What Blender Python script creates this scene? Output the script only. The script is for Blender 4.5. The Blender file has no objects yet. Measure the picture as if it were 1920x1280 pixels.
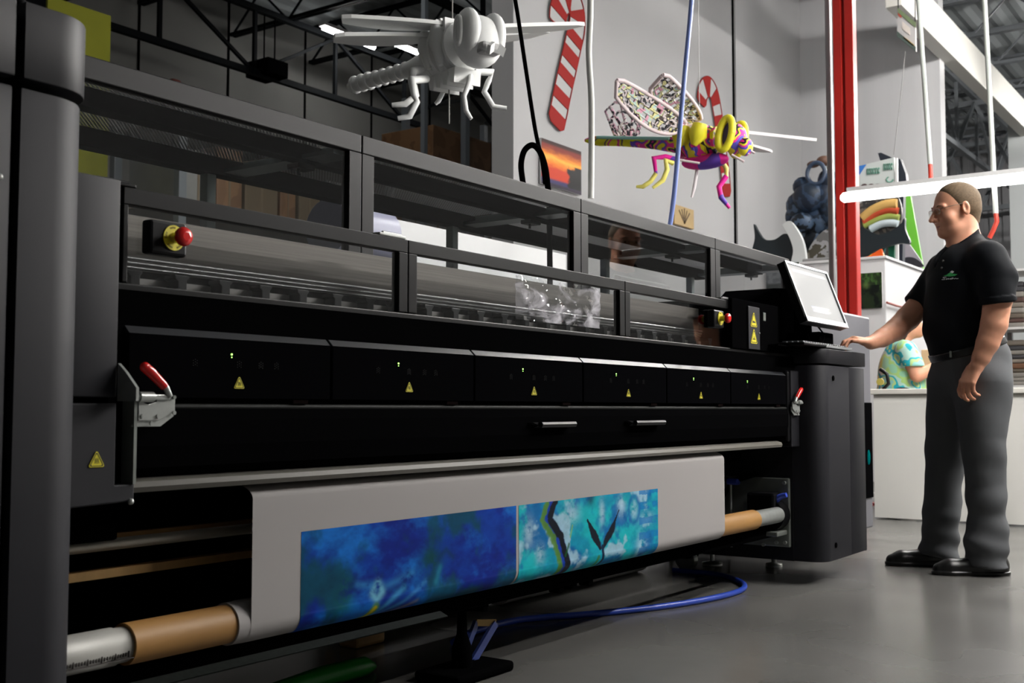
import bpy, bmesh, math, random
import numpy as np
from mathutils import Vector, Matrix
random.seed(7); rng = np.random.default_rng(11)
S = bpy.context.scene
COL = S.collection
# ------------------------------------------------------------------ camera
CAM_H = 0.76
PITCH = math.radians(3.455); HEAD = math.radians(35.07)
cd = bpy.data.cameras.new('camera'); cam = bpy.data.objects.new('camera', cd); COL.objects.link(cam)
cd.sensor_width = 36.0; cd.lens = 2120.0/1920*36
cam.location = (0, 0, CAM_H)
cam.rotation_euler = (math.pi/2+PITCH, 0, HEAD-math.pi/2)
cd.clip_start = 0.05; cd.clip_end = 200
cd.dof.use_dof = True; cd.dof.focus_distance = 3.6; cd.dof.aperture_fstop = 7.0
S.camera = cam
# ------------------------------------------------------------------ world and exposure
w = bpy.data.worlds.new('world'); S.world = w; w.use_nodes = True
w.node_tree.nodes['Background'].inputs[0].default_value = (0.75, 0.85, 1.0, 1)
w.node_tree.nodes['Background'].inputs[1].default_value = 0.02
S.view_settings.view_transform = 'Standard'
try: S.view_settings.look = 'None'
except Exception: pass
S.view_settings.gamma = 1.0
S.view_settings.use_curve_mapping = False
S.view_settings.exposure = 0.0
S.cycles.use_denoising = True
S.cycles.max_bounces = 8; S.cycles.transparent_max_bounces = 16
S.cycles.caustics_reflective = False; S.cycles.caustics_refractive = False
S.cycles.sample_clamp_indirect = 4.0
# unseen strip lights added to light the hall, out of the frame: (x, y, z, relative power, direction)
ADDED_STRIPS = [(5.2, -1.5, 3.5, 0.75, 'x'), (6.4, -0.3, 3.3, 0.9, 'x'), (9.6, -0.6, 3.4, 0.8, 'y'), (10.1, 1.2, 5.9, 1.3, 'y'), (13.0, 1.0, 5.9, 1.3, 'y'), (18.0, 0.5, 5.6, 2.4, 'y'), (23.0, 0.8, 5.6, 2.4, 'y')]
ADDED_STRIP_E = 330.0      # emission of the added strips
LAMP_E = 9.0        # emission of the low strip over the table
# ------------------------------------------------------------------ view frame helpers (used to turn measured points into places)
FW = Vector((math.cos(HEAD)*math.cos(PITCH), math.sin(HEAD)*math.cos(PITCH), math.sin(PITCH)))
RT = Vector((math.sin(HEAD), -math.cos(HEAD), 0)); UP = RT.cross(FW)
OC = Vector((0, 0, CAM_H))
def ray(x, y): return FW*2120+RT*(x-960)-UP*(y-640)
def onX(x, y, X): d = ray(x, y); return OC+d*(X/d.x)
def onY(x, y, Y): d = ray(x, y); return OC+d*(Y/d.y)
def onZ(x, y, Z): d = ray(x, y); return OC+d*((Z-CAM_H)/d.z)
def atD(x, y, D): return OC+ray(x, y)*(D/2120)
# ------------------------------------------------------------------ materials
def mat(name, color, rough=0.5, metal=0.0, spec=0.5, noise=0.0, nscale=8.0, bump=0.0, bscale=60.0, coat=0.0, emis=None, estr=0.0, stretch=None):
    m = bpy.data.materials.new(name); m.use_nodes = True
    nt = m.node_tree; b = nt.nodes['Principled BSDF']
    c = tuple(color)+(1,)
    b.inputs['Base Color'].default_value = c
    b.inputs['Roughness'].default_value = rough
    b.inputs['Metallic'].default_value = metal
    b.inputs['Specular IOR Level'].default_value = spec
    b.inputs['Coat Weight'].default_value = coat
    if emis:
        b.inputs['Emission Color'].default_value = tuple(emis)+(1,); b.inputs['Emission Strength'].default_value = estr
    if noise or bump:
        tc = nt.nodes.new('ShaderNodeTexCoord'); mp = nt.nodes.new('ShaderNodeMapping')
        nt.links.new(tc.outputs['Object'], mp.inputs['Vector'])
        if stretch: mp.inputs['Scale'].default_value = stretch
    if noise:
        n = nt.nodes.new('ShaderNodeTexNoise'); n.inputs['Scale'].default_value = nscale; n.inputs['Detail'].default_value = 5
        nt.links.new(mp.outputs['Vector'], n.inputs['Vector'])
        r = nt.nodes.new('ShaderNodeValToRGB')
        r.color_ramp.elements[0].position = 0.15; r.color_ramp.elements[1].position = 0.85
        r.color_ramp.elements[0].color = tuple(max(0, v*(1-noise)) for v in color)+(1,)
        r.color_ramp.elements[1].color = tuple(min(1, v*(1+noise)) for v in color)+(1,)
        nt.links.new(n.outputs['Fac'], r.inputs['Fac']); nt.links.new(r.outputs['Color'], b.inputs['Base Color'])
    if bump:
        n2 = nt.nodes.new('ShaderNodeTexNoise'); n2.inputs['Scale'].default_value = bscale; n2.inputs['Detail'].default_value = 3
        nt.links.new(mp.outputs['Vector'], n2.inputs['Vector'])
        bp = nt.nodes.new('ShaderNodeBump'); bp.inputs['Strength'].default_value = min(1, bump*4); bp.inputs['Distance'].default_value = 0.12/bscale
        nt.links.new(n2.outputs['Fac'], bp.inputs['Height']); nt.links.new(bp.outputs['Normal'], b.inputs['Normal'])
    return m
def attr_mat(name, rough=0.6, attr='paint', spec=0.1):
    m = mat(name, (0.5, 0.5, 0.5), rough, spec=spec)
    a = m.node_tree.nodes.new('ShaderNodeVertexColor'); a.layer_name = attr
    m.node_tree.links.new(a.outputs['Color'], m.node_tree.nodes['Principled BSDF'].inputs['Base Color'])
    return m
def patches(name, cols, scale=6.0, rough=0.6, detail=2.0, dist=0.0, stretch=None, vor=False, spec=0.3):
    """flat blots of the given colours, as printed on card"""
    m = mat(name, cols[0], rough, spec=spec); nt = m.node_tree
    tc = nt.nodes.new('ShaderNodeTexCoord'); mp = nt.nodes.new('ShaderNodeMapping')
    if stretch: mp.inputs['Scale'].default_value = stretch
    nt.links.new(tc.outputs['Object'], mp.inputs['Vector'])
    if vor:
        n = nt.nodes.new('ShaderNodeTexVoronoi'); n.inputs['Scale'].default_value = scale; out = n.outputs['Color']
        sx = nt.nodes.new('ShaderNodeSeparateColor'); nt.links.new(out, sx.inputs[0]); out = sx.outputs[0]
    else:
        n = nt.nodes.new('ShaderNodeTexNoise'); n.inputs['Scale'].default_value = scale; n.inputs['Detail'].default_value = detail
        n.inputs['Distortion'].default_value = dist; out = n.outputs['Fac']
    nt.links.new(mp.outputs['Vector'], n.inputs['Vector'])
    r = nt.nodes.new('ShaderNodeValToRGB'); cr = r.color_ramp; cr.interpolation = 'CONSTANT' if not dist < 0 else 'LINEAR'
    lo, hi = (0.0, 1.0) if vor else (0.33, 0.67)
    while len(cr.elements) < len(cols): cr.elements.new(0.5)
    for i, c in enumerate(cols):
        cr.elements[i].position = 0 if i == 0 else lo+(hi-lo)*i/len(cols)
        cr.elements[i].color = tuple(c)+(1,)
    nt.links.new(out, r.inputs['Fac']); nt.links.new(r.outputs['Color'], nt.nodes['Principled BSDF'].inputs['Base Color'])
    return m
def glass(name, tint=(0.93, 0.95, 0.95), bump=0.0, bscale=3.0, ior=1.5, rough=0.0):
    m = bpy.data.materials.new(name); m.use_nodes = True; nt = m.node_tree
    for n in list(nt.nodes): nt.nodes.remove(n)
    o = nt.nodes.new('ShaderNodeOutputMaterial'); mx = nt.nodes.new('ShaderNodeMixShader')
    tr = nt.nodes.new('ShaderNodeBsdfTransparent'); gl = nt.nodes.new('ShaderNodeBsdfGlossy'); fr = nt.nodes.new('ShaderNodeFresnel')
    gm = nt.nodes.new('ShaderNodeNewGeometry'); mi = nt.nodes.new('ShaderNodeMapRange'); mi.inputs[3].default_value = ior; mi.inputs[4].default_value = 1/ior
    nt.links.new(gm.outputs['Backfacing'], mi.inputs[0]); nt.links.new(mi.outputs[0], fr.inputs['IOR']); tr.inputs[0].default_value = tint+(1,); gl.inputs['Roughness'].default_value = rough
    gl.inputs[0].default_value = (1, 1, 1, 1)
    nt.links.new(fr.outputs[0], mx.inputs[0]); nt.links.new(tr.outputs[0], mx.inputs[1]); nt.links.new(gl.outputs[0], mx.inputs[2])
    nt.links.new(mx.outputs[0], o.inputs[0])
    if bump:
        tc = nt.nodes.new('ShaderNodeTexCoord'); n = nt.nodes.new('ShaderNodeTexNoise'); n.inputs['Scale'].default_value = bscale
        nt.links.new(tc.outputs['Object'], n.inputs['Vector']); n.inputs['Detail'].default_value = 1
        bp = nt.nodes.new('ShaderNodeBump'); bp.inputs['Strength'].default_value = bump; bp.inputs['Distance'].default_value = 0.03
        nt.links.new(n.outputs['Fac'], bp.inputs['Height']); nt.links.new(bp.outputs['Normal'], gl.inputs['Normal'])
    return m
def emit(name, color, strength):
    return mat(name, (0.8, 0.8, 0.8), 0.5, emis=color, estr=strength)
M = {}
M['char'] = mat('charcoal_paint', (0.0125, 0.0125, 0.017), 0.6, spec=0.32, bump=0.05, bscale=900)
M['charcap'] = mat('dark_charcoal_paint', (0.011, 0.011, 0.014), 0.5, spec=0.25, bump=0.05, bscale=900)
M['frame'] = mat('anodised_black_frame', (0.010, 0.0097, 0.0105), 0.45, spec=0.17, bump=0.05, bscale=700)
M['lidframe'] = mat('satin_black_frame', (0.003, 0.003, 0.0033), 0.42, spec=0.15, bump=0.05, bscale=700)
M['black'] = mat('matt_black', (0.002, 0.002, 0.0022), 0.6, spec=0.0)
M['blackgl'] = mat('black_plastic', (0.005, 0.005, 0.006), 0.4, spec=0.15)
M['steel'] = mat('zinc_steel', (0.50, 0.52, 0.50), 0.33, 0.55, noise=0.12, nscale=30)
M['plate'] = mat('galvanised_plate', (0.26, 0.28, 0.26), 0.4, 0.5, noise=0.3, nscale=9)
M['red'] = mat('red_grip', (0.75, 0.012, 0.010), 0.22, coat=0.5)
M['yellow'] = mat('yellow_label', (0.76, 0.66, 0.02), 0.5)
M['ink'] = mat('black_ink', (0.006, 0.006, 0.006), 0.6)
M['roller'] = mat('pale_platen', (0.155, 0.147, 0.128), 0.5)
M['paper'] = mat('white_paper', (0.38, 0.362, 0.355), 0.75, spec=0.2, bump=0.02, bscale=400)
M['card'] = mat('brown_cardboard', (0.40, 0.205, 0.06), 0.55, noise=0.15, nscale=6)
M['wood'] = mat('kraft_rolls', (0.45, 0.27, 0.10), 0.6, noise=0.2, nscale=5, stretch=(6, 1, 1))
M['glass'] = glass('acrylic_pane', (0.93, 0.94, 0.94), bump=0.05, bscale=2.5)
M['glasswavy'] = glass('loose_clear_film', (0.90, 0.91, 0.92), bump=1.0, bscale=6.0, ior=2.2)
_nt = M['glasswavy'].node_tree   # white patches paint a bright reflection into the film
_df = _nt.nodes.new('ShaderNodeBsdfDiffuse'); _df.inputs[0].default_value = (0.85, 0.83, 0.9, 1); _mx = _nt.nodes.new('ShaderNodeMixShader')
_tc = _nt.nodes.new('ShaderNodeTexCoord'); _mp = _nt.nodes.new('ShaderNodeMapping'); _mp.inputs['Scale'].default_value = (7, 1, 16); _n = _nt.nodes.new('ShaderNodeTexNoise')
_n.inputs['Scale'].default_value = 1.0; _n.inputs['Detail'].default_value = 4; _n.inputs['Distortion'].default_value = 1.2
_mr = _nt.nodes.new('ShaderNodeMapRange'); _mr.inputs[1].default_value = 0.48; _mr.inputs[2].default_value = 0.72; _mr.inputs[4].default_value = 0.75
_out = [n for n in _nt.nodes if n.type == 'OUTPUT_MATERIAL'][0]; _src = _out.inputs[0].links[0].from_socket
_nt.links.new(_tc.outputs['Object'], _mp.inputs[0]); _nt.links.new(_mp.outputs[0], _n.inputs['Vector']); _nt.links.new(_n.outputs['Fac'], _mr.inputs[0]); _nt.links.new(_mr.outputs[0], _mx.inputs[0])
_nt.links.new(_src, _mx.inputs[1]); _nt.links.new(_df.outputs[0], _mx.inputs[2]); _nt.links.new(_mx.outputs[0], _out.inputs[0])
M['led'] = emit('green_led', (0.35, 1.0, 0.1), 3)
M['cyan'] = mat('cyan_glow', (0.0, 0.05, 0.05), 0.6, spec=0.0, emis=(0.0, 0.5, 0.5), estr=0.12)
M['blueplastic'] = mat('blue_plastic', (0.05, 0.09, 0.55), 0.35)
# ------------------------------------------------------------------ mesh collecting
class MB:
    def __init__(s): s.bm = bmesh.new()
    def _n(s, vs, smooth=False):
        if smooth:
            for v in vs:
                for f in v.link_faces: f.smooth = True
    def box(s, lo, hi, bev=0.0, seg=2, mtx=None):
        r = bmesh.ops.create_cube(s.bm, size=1.0); vs = r['verts']
        c = [(a+b)/2 for a, b in zip(lo, hi)]; d = [abs(b-a) for a, b in zip(lo, hi)]
        for v in vs: v.co = Vector((v.co.x*d[0]+c[0], v.co.y*d[1]+c[1], v.co.z*d[2]+c[2]))
        if bev > 0:
            es = {e for v in vs for e in v.link_edges}
            r = bmesh.ops.bevel(s.bm, geom=list(es), offset=min(bev, min(d)*0.45), segments=seg, affect='EDGES', profile=0.5)
            vs = list({v for f in r['faces'] for v in f.verts} | {v for v in vs if v.is_valid})
        if mtx is not None:
            for v in vs: v.co = mtx @ v.co
        return s
    def prism(s, pts, a, b, axis='y', bev=0.0, seg=2):
        """polygon in the two other axes, pulled from a to b along axis"""
        def P(p, t):
            return {'y': (p[0], t, p[1]), 'x': (t, p[0], p[1]), 'z': (p[0], p[1], t)}[axis]
        v1 = [s.bm.verts.new(P(p, a)) for p in pts]; v2 = [s.bm.verts.new(P(p, b)) for p in pts]
        fs = [s.bm.faces.new(v1), s.bm.faces.new(list(reversed(v2)))]
        n = len(pts)
        for i in range(n): fs.append(s.bm.faces.new((v1[(i+1) % n], v1[i], v2[i], v2[(i+1) % n])))
        bmesh.ops.recalc_face_normals(s.bm, faces=fs)
        if bev:
            es = {e for f in fs[:2] for e in f.edges}
            bmesh.ops.bevel(s.bm, geom=list(es), offset=bev, segments=seg, affect='EDGES', profile=0.5)
        return s
    def slab(s, pts, thick):
        """flat polygon through 3-D points, given thickness along its normal"""
        ps = [Vector(p) for p in pts]; n = Vector((0, 0, 0))
        for i in range(len(ps)):
            a, b = ps[i], ps[(i+1) % len(ps)]; n += a.cross(b)
        n.normalize(); h = n*thick*0.5
        v1 = [s.bm.verts.new(p+h) for p in ps]; v2 = [s.bm.verts.new(p-h) for p in ps]
        fs = [s.bm.faces.new(v1), s.bm.faces.new(list(reversed(v2)))]
        k = len(ps)
        for i in range(k): fs.append(s.bm.faces.new((v1[(i+1) % k], v1[i], v2[i], v2[(i+1) % k])))
        bmesh.ops.recalc_face_normals(s.bm, faces=fs)
        return s
    def tube(s, pts, r, n=12, cap=True, smooth=True):
        """tapered tube along points; r is a number or a list"""
        ps = [Vector(p) for p in pts]; k = len(ps)
        rs = r if isinstance(r, (list, tuple)) else [r]*k
        rings = []; prev = None
        for i, p in enumerate(ps):
            t = (ps[min(i+1, k-1)]-ps[max(i-1, 0)]).normalized()
            if prev is None:
                a = Vector((0, 0, 1)) if abs(t.z) < 0.9 else Vector((1, 0, 0))
                x = t.cross(a).normalized()
            else: x = (prev-t*prev.dot(t)).normalized()
            prev = x; y = t.cross(x)
            rings.append([s.bm.verts.new(p+(x*math.cos(2*math.pi*j/n)+y*math.sin(2*math.pi*j/n))*rs[i]) for j in range(n)])
        for i in range(k-1):
            for j in range(n):
                f = s.bm.faces.new((rings[i][j], rings[i][(j+1) % n], rings[i+1][(j+1) % n], rings[i+1][j])); f.smooth = smooth
        if cap:   # caps on their own vertices, so the sides shade as a true cylinder
            s.bm.faces.new([s.bm.verts.new(v.co) for v in reversed(rings[0])]); s.bm.faces.new([s.bm.verts.new(v.co) for v in rings[-1]])
        return s
    def cyl(s, a, b, r, n=20, smooth=True): return s.tube([a, b], r, n, True, smooth)
    def bar(s, a, b, wx, wy, upv=(0, 0, 1)):
        """square bar from a to b"""
        a, b = Vector(a), Vector(b); t = (b-a).normalized(); u = Vector(upv)
        if abs(t.dot(u)) > 0.98: u = Vector((1, 0, 0))
        x = t.cross(u).normalized(); y = x.cross(t)
        q = [(-1, -1), (1, -1), (1, 1), (-1, 1)]
        v1 = [s.bm.verts.new(a+x*wx/2*i+y*wy/2*j) for i, j in q]; v2 = [s.bm.verts.new(b+x*wx/2*i+y*wy/2*j) for i, j in q]
        fs = [s.bm.faces.new(list(reversed(v1))), s.bm.faces.new(v2)]
        for i in range(4): fs.append(s.bm.faces.new((v1[i], v1[(i+1) % 4], v2[(i+1) % 4], v2[i])))
        bmesh.ops.recalc_face_normals(s.bm, faces=fs)
        return s
    def ball(s, c, r, sc=(1, 1, 1), n=16, rot=None):
        rr = bmesh.ops.create_uvsphere(s.bm, u_segments=n, v_segments=max(6, n//2), radius=r)
        for v in rr['verts']:
            p = Vector((v.co.x*sc[0], v.co.y*sc[1], v.co.z*sc[2]))
            if rot is not None: p = rot @ p
            v.co = p+Vector(c)
            for f in v.link_faces: f.smooth = True
        return s
    def strip(s, rows, smooth=True):
        """grid surface from rows of points"""
        vs = [[s.bm.verts.new(p) for p in r] for r in rows]
        for i in range(len(vs)-1):
            for j in range(len(vs[0])-1):
                f = s.bm.faces.new((vs[i][j], vs[i][j+1], vs[i+1][j+1], vs[i+1][j])); f.smooth = smooth
        return s
    def build(s, name, m, parent=None):
        me = bpy.data.meshes.new(name)
        xs = [v.co for v in s.bm.verts]
        lo = Vector((min(v.x for v in xs), min(v.y for v in xs), min(v.z for v in xs)))
        hi = Vector((max(v.x for v in xs), max(v.y for v in xs), max(v.z for v in xs)))
        c = (lo+hi)/2
        if parent is None: c.z = lo.z
        bmesh.ops.translate(s.bm, verts=s.bm.verts, vec=-c)
        s.bm.to_mesh(me); s.bm.free()
        me.materials.append(m)
        o = bpy.data.objects.new(name, me); COL.objects.link(o)
        pw = Vector((0, 0, 0)); q = parent
        while q is not None: pw = pw+q.location; q = q.parent
        o.parent = parent; o.location = c-pw
        return o
def fromarrays(name, V, F, m, parent=None, smooth=True, base=False):
    V = np.asarray(V, float); c = (V.min(0)+V.max(0))/2
    if base or parent is None: c[2] = V[:, 2].min()
    me = bpy.data.meshes.new(name); me.from_pydata([tuple(p) for p in (V-c)], [], [tuple(f) for f in F]); me.update()
    me.materials.append(m)
    if smooth:
        me.polygons.foreach_set('use_smooth', [True]*len(me.polygons))
    o = bpy.data.objects.new(name, me); COL.objects.link(o)
    pw = Vector((0, 0, 0)); q = parent
    while q is not None: pw = pw+q.location; q = q.parent
    o.parent = parent; o.location = Vector(c)-pw
    return o
def tag(o, label=None, cat=None, group=None, kind=None):
    if label: o['label'] = label
    if cat: o['category'] = cat
    if group: o['group'] = group
    if kind: o['kind'] = kind
    return o
def thing(name, loc, label, cat, group=None):
    o = bpy.data.objects.new(name, None); COL.objects.link(o); o.location = loc; o.empty_display_size = 0.1
    return tag(o, label, cat, group)
def struct(o): o['kind'] = 'structure'; return o
def fbm(x, y, oct=5, seed=0, px=1.0):
    """value noise in numpy"""
    r = np.random.default_rng(seed); out = np.zeros(np.broadcast(x, y).shape); amp = 0.5; fr = 1.0
    for o in range(oct):
        g = r.random((64, 64)); X = np.asarray(x)*fr*px; Y = np.asarray(y)*fr
        xi = np.floor(X).astype(int); yi = np.floor(Y).astype(int); fx = X-xi; fy = Y-yi
        fx = fx*fx*(3-2*fx); fy = fy*fy*(3-2*fy)
        a = g[xi % 64, yi % 64]; b = g[(xi+1) % 64, yi % 64]; c = g[xi % 64, (yi+1) % 64]; d = g[(xi+1) % 64, (yi+1) % 64]
        out += amp*((a*(1-fx)+b*fx)*(1-fy)+(c*(1-fx)+d*fx)*fy); amp *= 0.55; fr *= 2.03
    return out
# ================================================================== the setting
m_floor = mat('polished_concrete', (0.112, 0.110, 0.104), 0.22, spec=0.5, noise=0.35, nscale=1.3)
m_white = mat('white_tilt_up_wall', (0.38, 0.38, 0.385), 0.8, noise=0.05, nscale=0.8)
m_whiter = mat('pale_ribbed_wall', (0.42, 0.42, 0.43), 0.8, noise=0.12, nscale=0.9, stretch=(1, 4, 0.15))
m_dark = mat('unpainted_concrete_wall', (0.15, 0.15, 0.14), 0.9, noise=0.18, nscale=0.7)
m_deck = mat('roof_deck', (0.36, 0.39, 0.40), 0.5)
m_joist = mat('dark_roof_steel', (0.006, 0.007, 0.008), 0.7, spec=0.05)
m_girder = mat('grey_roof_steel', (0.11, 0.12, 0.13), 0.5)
m_greyw = mat('grey_ribbed_wall', (0.20, 0.20, 0.21), 0.7, noise=0.1, nscale=2, stretch=(1, 6, 0.1))
m_beam = mat('white_beam_paint', (0.62, 0.61, 0.57), 0.6)
o = struct(MB().box((-6, -8, -0.1), (30, 15, 0)).build('floor', m_floor))
nt = m_floor.node_tree   # control joints and mottled sheen
tc = nt.nodes.new('ShaderNodeTexCoord'); n = nt.nodes.new('ShaderNodeTexNoise'); n.inputs['Scale'].default_value = 1.6; n.inputs['Detail'].default_value = 1
mr = nt.nodes.new('ShaderNodeMapRange'); mr.inputs[3].default_value = 0.20; mr.inputs[4].default_value = 0.32
nt.links.new(tc.outputs['Object'], n.inputs['Vector']); nt.links.new(n.outputs['Fac'], mr.inputs[0]); nt.links.new(mr.outputs[0], nt.nodes['Principled BSDF'].inputs['Roughness'])
XW = 8.57; DECK = 7.4; JB = 6.35
bx = lambda nm, lo, hi, m, bev=0.0: struct(MB().box(lo, hi, bev).build(nm, m))
# white wall in two panels with an open joint between them
XJ = onY(1377, 200, 6.0).x
b = MB(); b.box((XW, 6, 0), (XJ-0.06, 6.25, DECK)); b.box((XJ+0.06, 6, 0), (16, 6.25, DECK)); b.box((XJ-0.061, 6.12, 0), (XJ+0.061, 6.25, DECK))
struct(b.build('wall_back', m_white))
struct(MB().box((XJ-0.059, 6.02, 0), (XJ+0.059, 6.119, DECK)).build('trim_1', M['black']))
b = MB(); b.box((16, 4.0, 0), (16.25, 6.25, DECK))
struct(b.build('wall_right', m_whiter))
b = MB(); b.box((29, -8, 0), (29.2, 15, DECK))
for k in range(60): b.box((28.94, -6+k*0.3, 0), (29, -5.85+k*0.3, DECK))
struct(b.build('wall_far', m_greyw))
b = MB(); b.box((-6, 14, 0), (29, 14.2, DECK))
struct(b.build('wall_left', m_dark))
for k, x in enumerate((6.9, 8.6, 10.3, 12.0, 13.7, 15.4, 17.1)):
    struct(MB().box((x-0.02, 13.985, 0), (x+0.02, 14.0, DECK)).build('trim_%d' % (k+2), M['black']))
bx('wall_front', (-6, -8.2, 0), (29, -8, DECK), mat('dark_front_wall', (0.16, 0.16, 0.16), 0.9))
bx('wall_side', (-6.2, -8, 0), (-6, 15, DECK), m_dark)
# ribbed roof deck
rows = []; nr = 230
for i in range(nr):
    y = -8+23*i/(nr-1); z = DECK+(0.04 if (i//2) % 2 else 0)
    rows.append([(-6, y, z), (29, y, z)])
struct(MB().strip(rows, False).build('ceiling', m_deck))
def open_joist(name, x, y0, y1, zb, zt, m, along='y', step=0.6, t=0.05):
    b = MB()
    P = (lambda s, z, d=0: (x+d, s, z)) if along == 'y' else (lambda s, z, d=0: (s, x+d, z))
    for d in (-0.035, 0.035):
        b.bar(P(y0, zb, d), P(y1, zb, d), t, t); b.bar(P(y0, zt, d), P(y1, zt, d), t, t)
    n = max(2, int(abs(y1-y0)/step)); up = False
    for i in range(n):
        s0 = y0+(y1-y0)*i/n; s1 = y0+(y1-y0)*(i+1)/n
        b.bar(P(s0, zb if not up else zt), P(s1, zt if not up else zb), t*0.55, t*0.55); up = not up
    return struct(b.build(name, m))
for k in range(13):
    x = 6.6+1.75*k
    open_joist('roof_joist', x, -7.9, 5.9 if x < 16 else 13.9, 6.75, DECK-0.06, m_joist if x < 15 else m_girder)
for k in range(9):
    open_joist('roof_joist', 1.5+1.75*k, 6.3, 13.9, 6.75, DECK-0.06, m_joist)
# girders running away from the camera: deep trusses with posts and diagonals
def girder(name, y, x0, x1, zb, zt, m, bay=1.7, t=0.09):
    b = MB(); b.bar((x0, y, zb), (x1, y, zb), t, t); b.bar((x0, y, zt), (x1, y, zt), t, t)
    n = int((x1-x0)/bay)
    for i in range(n+1):
        xa = x0+i*bay; b.bar((xa, y, zb), (xa, y, zt), t*0.6, t*0.6)
        if i < n:
            if i % 2: b.bar((xa, y, zb), (xa+bay, y, zt), t*0.55, t*0.55)
            else: b.bar((xa, y, zt), (xa+bay, y, zb), t*0.55, t*0.55)
    return struct(b.build(name, m))
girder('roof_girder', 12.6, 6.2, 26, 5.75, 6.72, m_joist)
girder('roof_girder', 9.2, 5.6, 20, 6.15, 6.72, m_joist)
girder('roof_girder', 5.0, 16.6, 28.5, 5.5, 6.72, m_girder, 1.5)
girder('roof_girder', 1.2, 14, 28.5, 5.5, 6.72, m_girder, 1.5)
for x in (22.5, 26.0):
    b = MB(); y0, y1 = 1.5, 8.5
    b.bar((x, y0, 5.15), (x, y1, 5.15), .1, .1); b.bar((x, y0, 6.6), (x, y1, 6.6), .1, .1)
    for i in range(5):
        ya = y0+i*1.4; b.bar((x, ya, 5.15), (x, ya+0.7, 6.6), .07, .07); b.bar((x, ya+0.7, 6.6), (x, ya+1.4, 5.15), .07, .07)
    struct(b.build('roof_girder', m_girder))
bx('beam', (13.6, 3.82, 5.62), (21.6, 4.02, 6.12), m_beam, 0.01)
p = onX(1907, 400, 21.6)
bx('column', (21.5, p.y-0.22, 0), (21.9, p.y+0.1, 6.1), mat('grey_column', (0.36, 0.38, 0.38), 0.6))
# ------------------------------------------------------------------ strip lights of the hall, visible and added

m_house = mat('white_lamp_housing', (0.6, 0.6, 0.6), 0.5)
def strip_light(x, y, z, ln, m, label, group, along='y', drop=0.0):
    t = thing('strip_light', (x, y, z), label, 'light', group)
    A = (lambda s, d, zz: (x+d, y+s, z+zz)) if along == 'y' else (lambda s, d, zz: (x+s, y+d, z+zz))
    b = MB(); b.bar(A(-ln/2, 0, 0.05), A(ln/2, 0, 0.05), 0.13, 0.05); b.build('housing', m_house, t)
    b = MB(); b.cyl(A(-ln/2+0.03, 0, 0), A(ln/2-0.03, 0, 0), 0.035, 12); b.build('tube', m, t)
    if drop:
        for s in (-ln*0.35, ln*0.35):
            b = MB(); b.cyl(A(s, 0, 0.07), A(s, 0, drop), 0.006, 6); b.build('hanger', M['black'], t)
    return t
for i, (x, y, z, e, ax) in enumerate(ADDED_STRIPS):
    strip_light(x, y, z, 2.4, emit('added_strip_tube', (1.0, 0.97, 0.93), ADDED_STRIP_E*e), 'unseen white strip light added to light the hall, outside the picture', 'added strip lights outside the picture', along=ax, drop=6.7-z)
m_tube2 = emit('strip_tube_dim', (1.0, 0.98, 0.96), 60)
for (px, py, lab) in ((655, 71, 'bright strip light beyond the white dragonfly, left one of two in line'), (760, 90, 'bright strip light right behind the body of the white dragonfly')):
    p = onY(px, py, 12.0)
    strip_light(p.x, p.y, p.z, 1.2, m_tube2, lab, None, along='x', drop=6.7-p.z)
for (x, y, z) in ((4.5, 6.6, 6.1), (8.1, 7.8, 6.3)):  # unseen strips added to brighten the dark bay
    strip_light(x, y, z, 2.4, emit('added_bay_tube', (1, 0.98, 0.95), 34), 'unseen strip light added to brighten the dark bay at the left, above the picture', 'added strip lights over the dark bay', drop=6.7-z)
# the low strip light between the man and the table
m_lamp = emit('low_strip_tube', (1.0, 0.97, 0.93), LAMP_E)
p = onX(1577, 371, 8.0); q = onX(1920, 335, 8.0); y0 = p.y; y1 = p.y-2.44
t = thing('strip_light', (8.0, (y0+y1)/2, p.z), 'long glowing white strip light hanging level right behind the head of the man', 'light')
b = MB(); b.tube([(8.0, y0+0.0, p.z), (8.0, y0-0.02, p.z), (8.0, y1, p.z)], [0.02, 0.036, 0.036], 14); b.build('tube', m_lamp, t)
b = MB(); b.bar((8.0, y0-0.05, p.z+0.05), (8.0, y1, p.z+0.05), 0.06, 0.03); b.build('housing', m_house, t)
for yy in (y1+0.2, y1+1.0):
    b = MB(); b.cyl((8.0, yy, p.z+0.06), (8.0, yy, 6.75), 0.005, 6); b.build('hanger', M['black'], t)
m_cablew = mat('pale_cable', (0.62, 0.66, 0.62), 0.5); m_redend = mat('red_cable_end', (0.55, 0.05, 0.03), 0.45)
def hung_cable(name, pts, r, m, label, cat='cable', parent=None):
    b = MB(); b.tube(pts, r, 8); o = b.build(name, m, parent)
    if parent is None: tag(o, label, cat)
    return o
def power_drop(top, bot, red, X, label):
    a = onX(*top, X); c = onX(*bot, X); a2 = a+(a-c).normalized()*2.5
    t = thing('power_cable', (c.x, c.y, c.z), label, 'cable')
    d = (a2-c)
    hung_cable('cord', [c, c+d*0.3, a2], 0.017, m_cablew, None, parent=t)
    hung_cable('red_end', [c]+[onX(px, py, X) for px, py in red], 0.016, m_redend, None, parent=t)
power_drop((1722, 0), (1744, 308), [(1745, 330), (1746, 345)], 8.06, 'white hanging cable with short red end, left of the head of the man')
power_drop((1846, 0), (1867, 400), [(1869, 415), (1862, 432), (1855, 446)], 8.06, 'white hanging cable with curved red end behind the shoulder of the man')
p = onX(1905, 582, 12.5)
strip_light(p.x, p.y-0.9, p.z, 2.0, emit('far_tube', (1, 0.95, 0.86), 7), 'low glowing strip light far back, right of the elbow of the man', None)
p = onX(1909, 443, 24)
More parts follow.
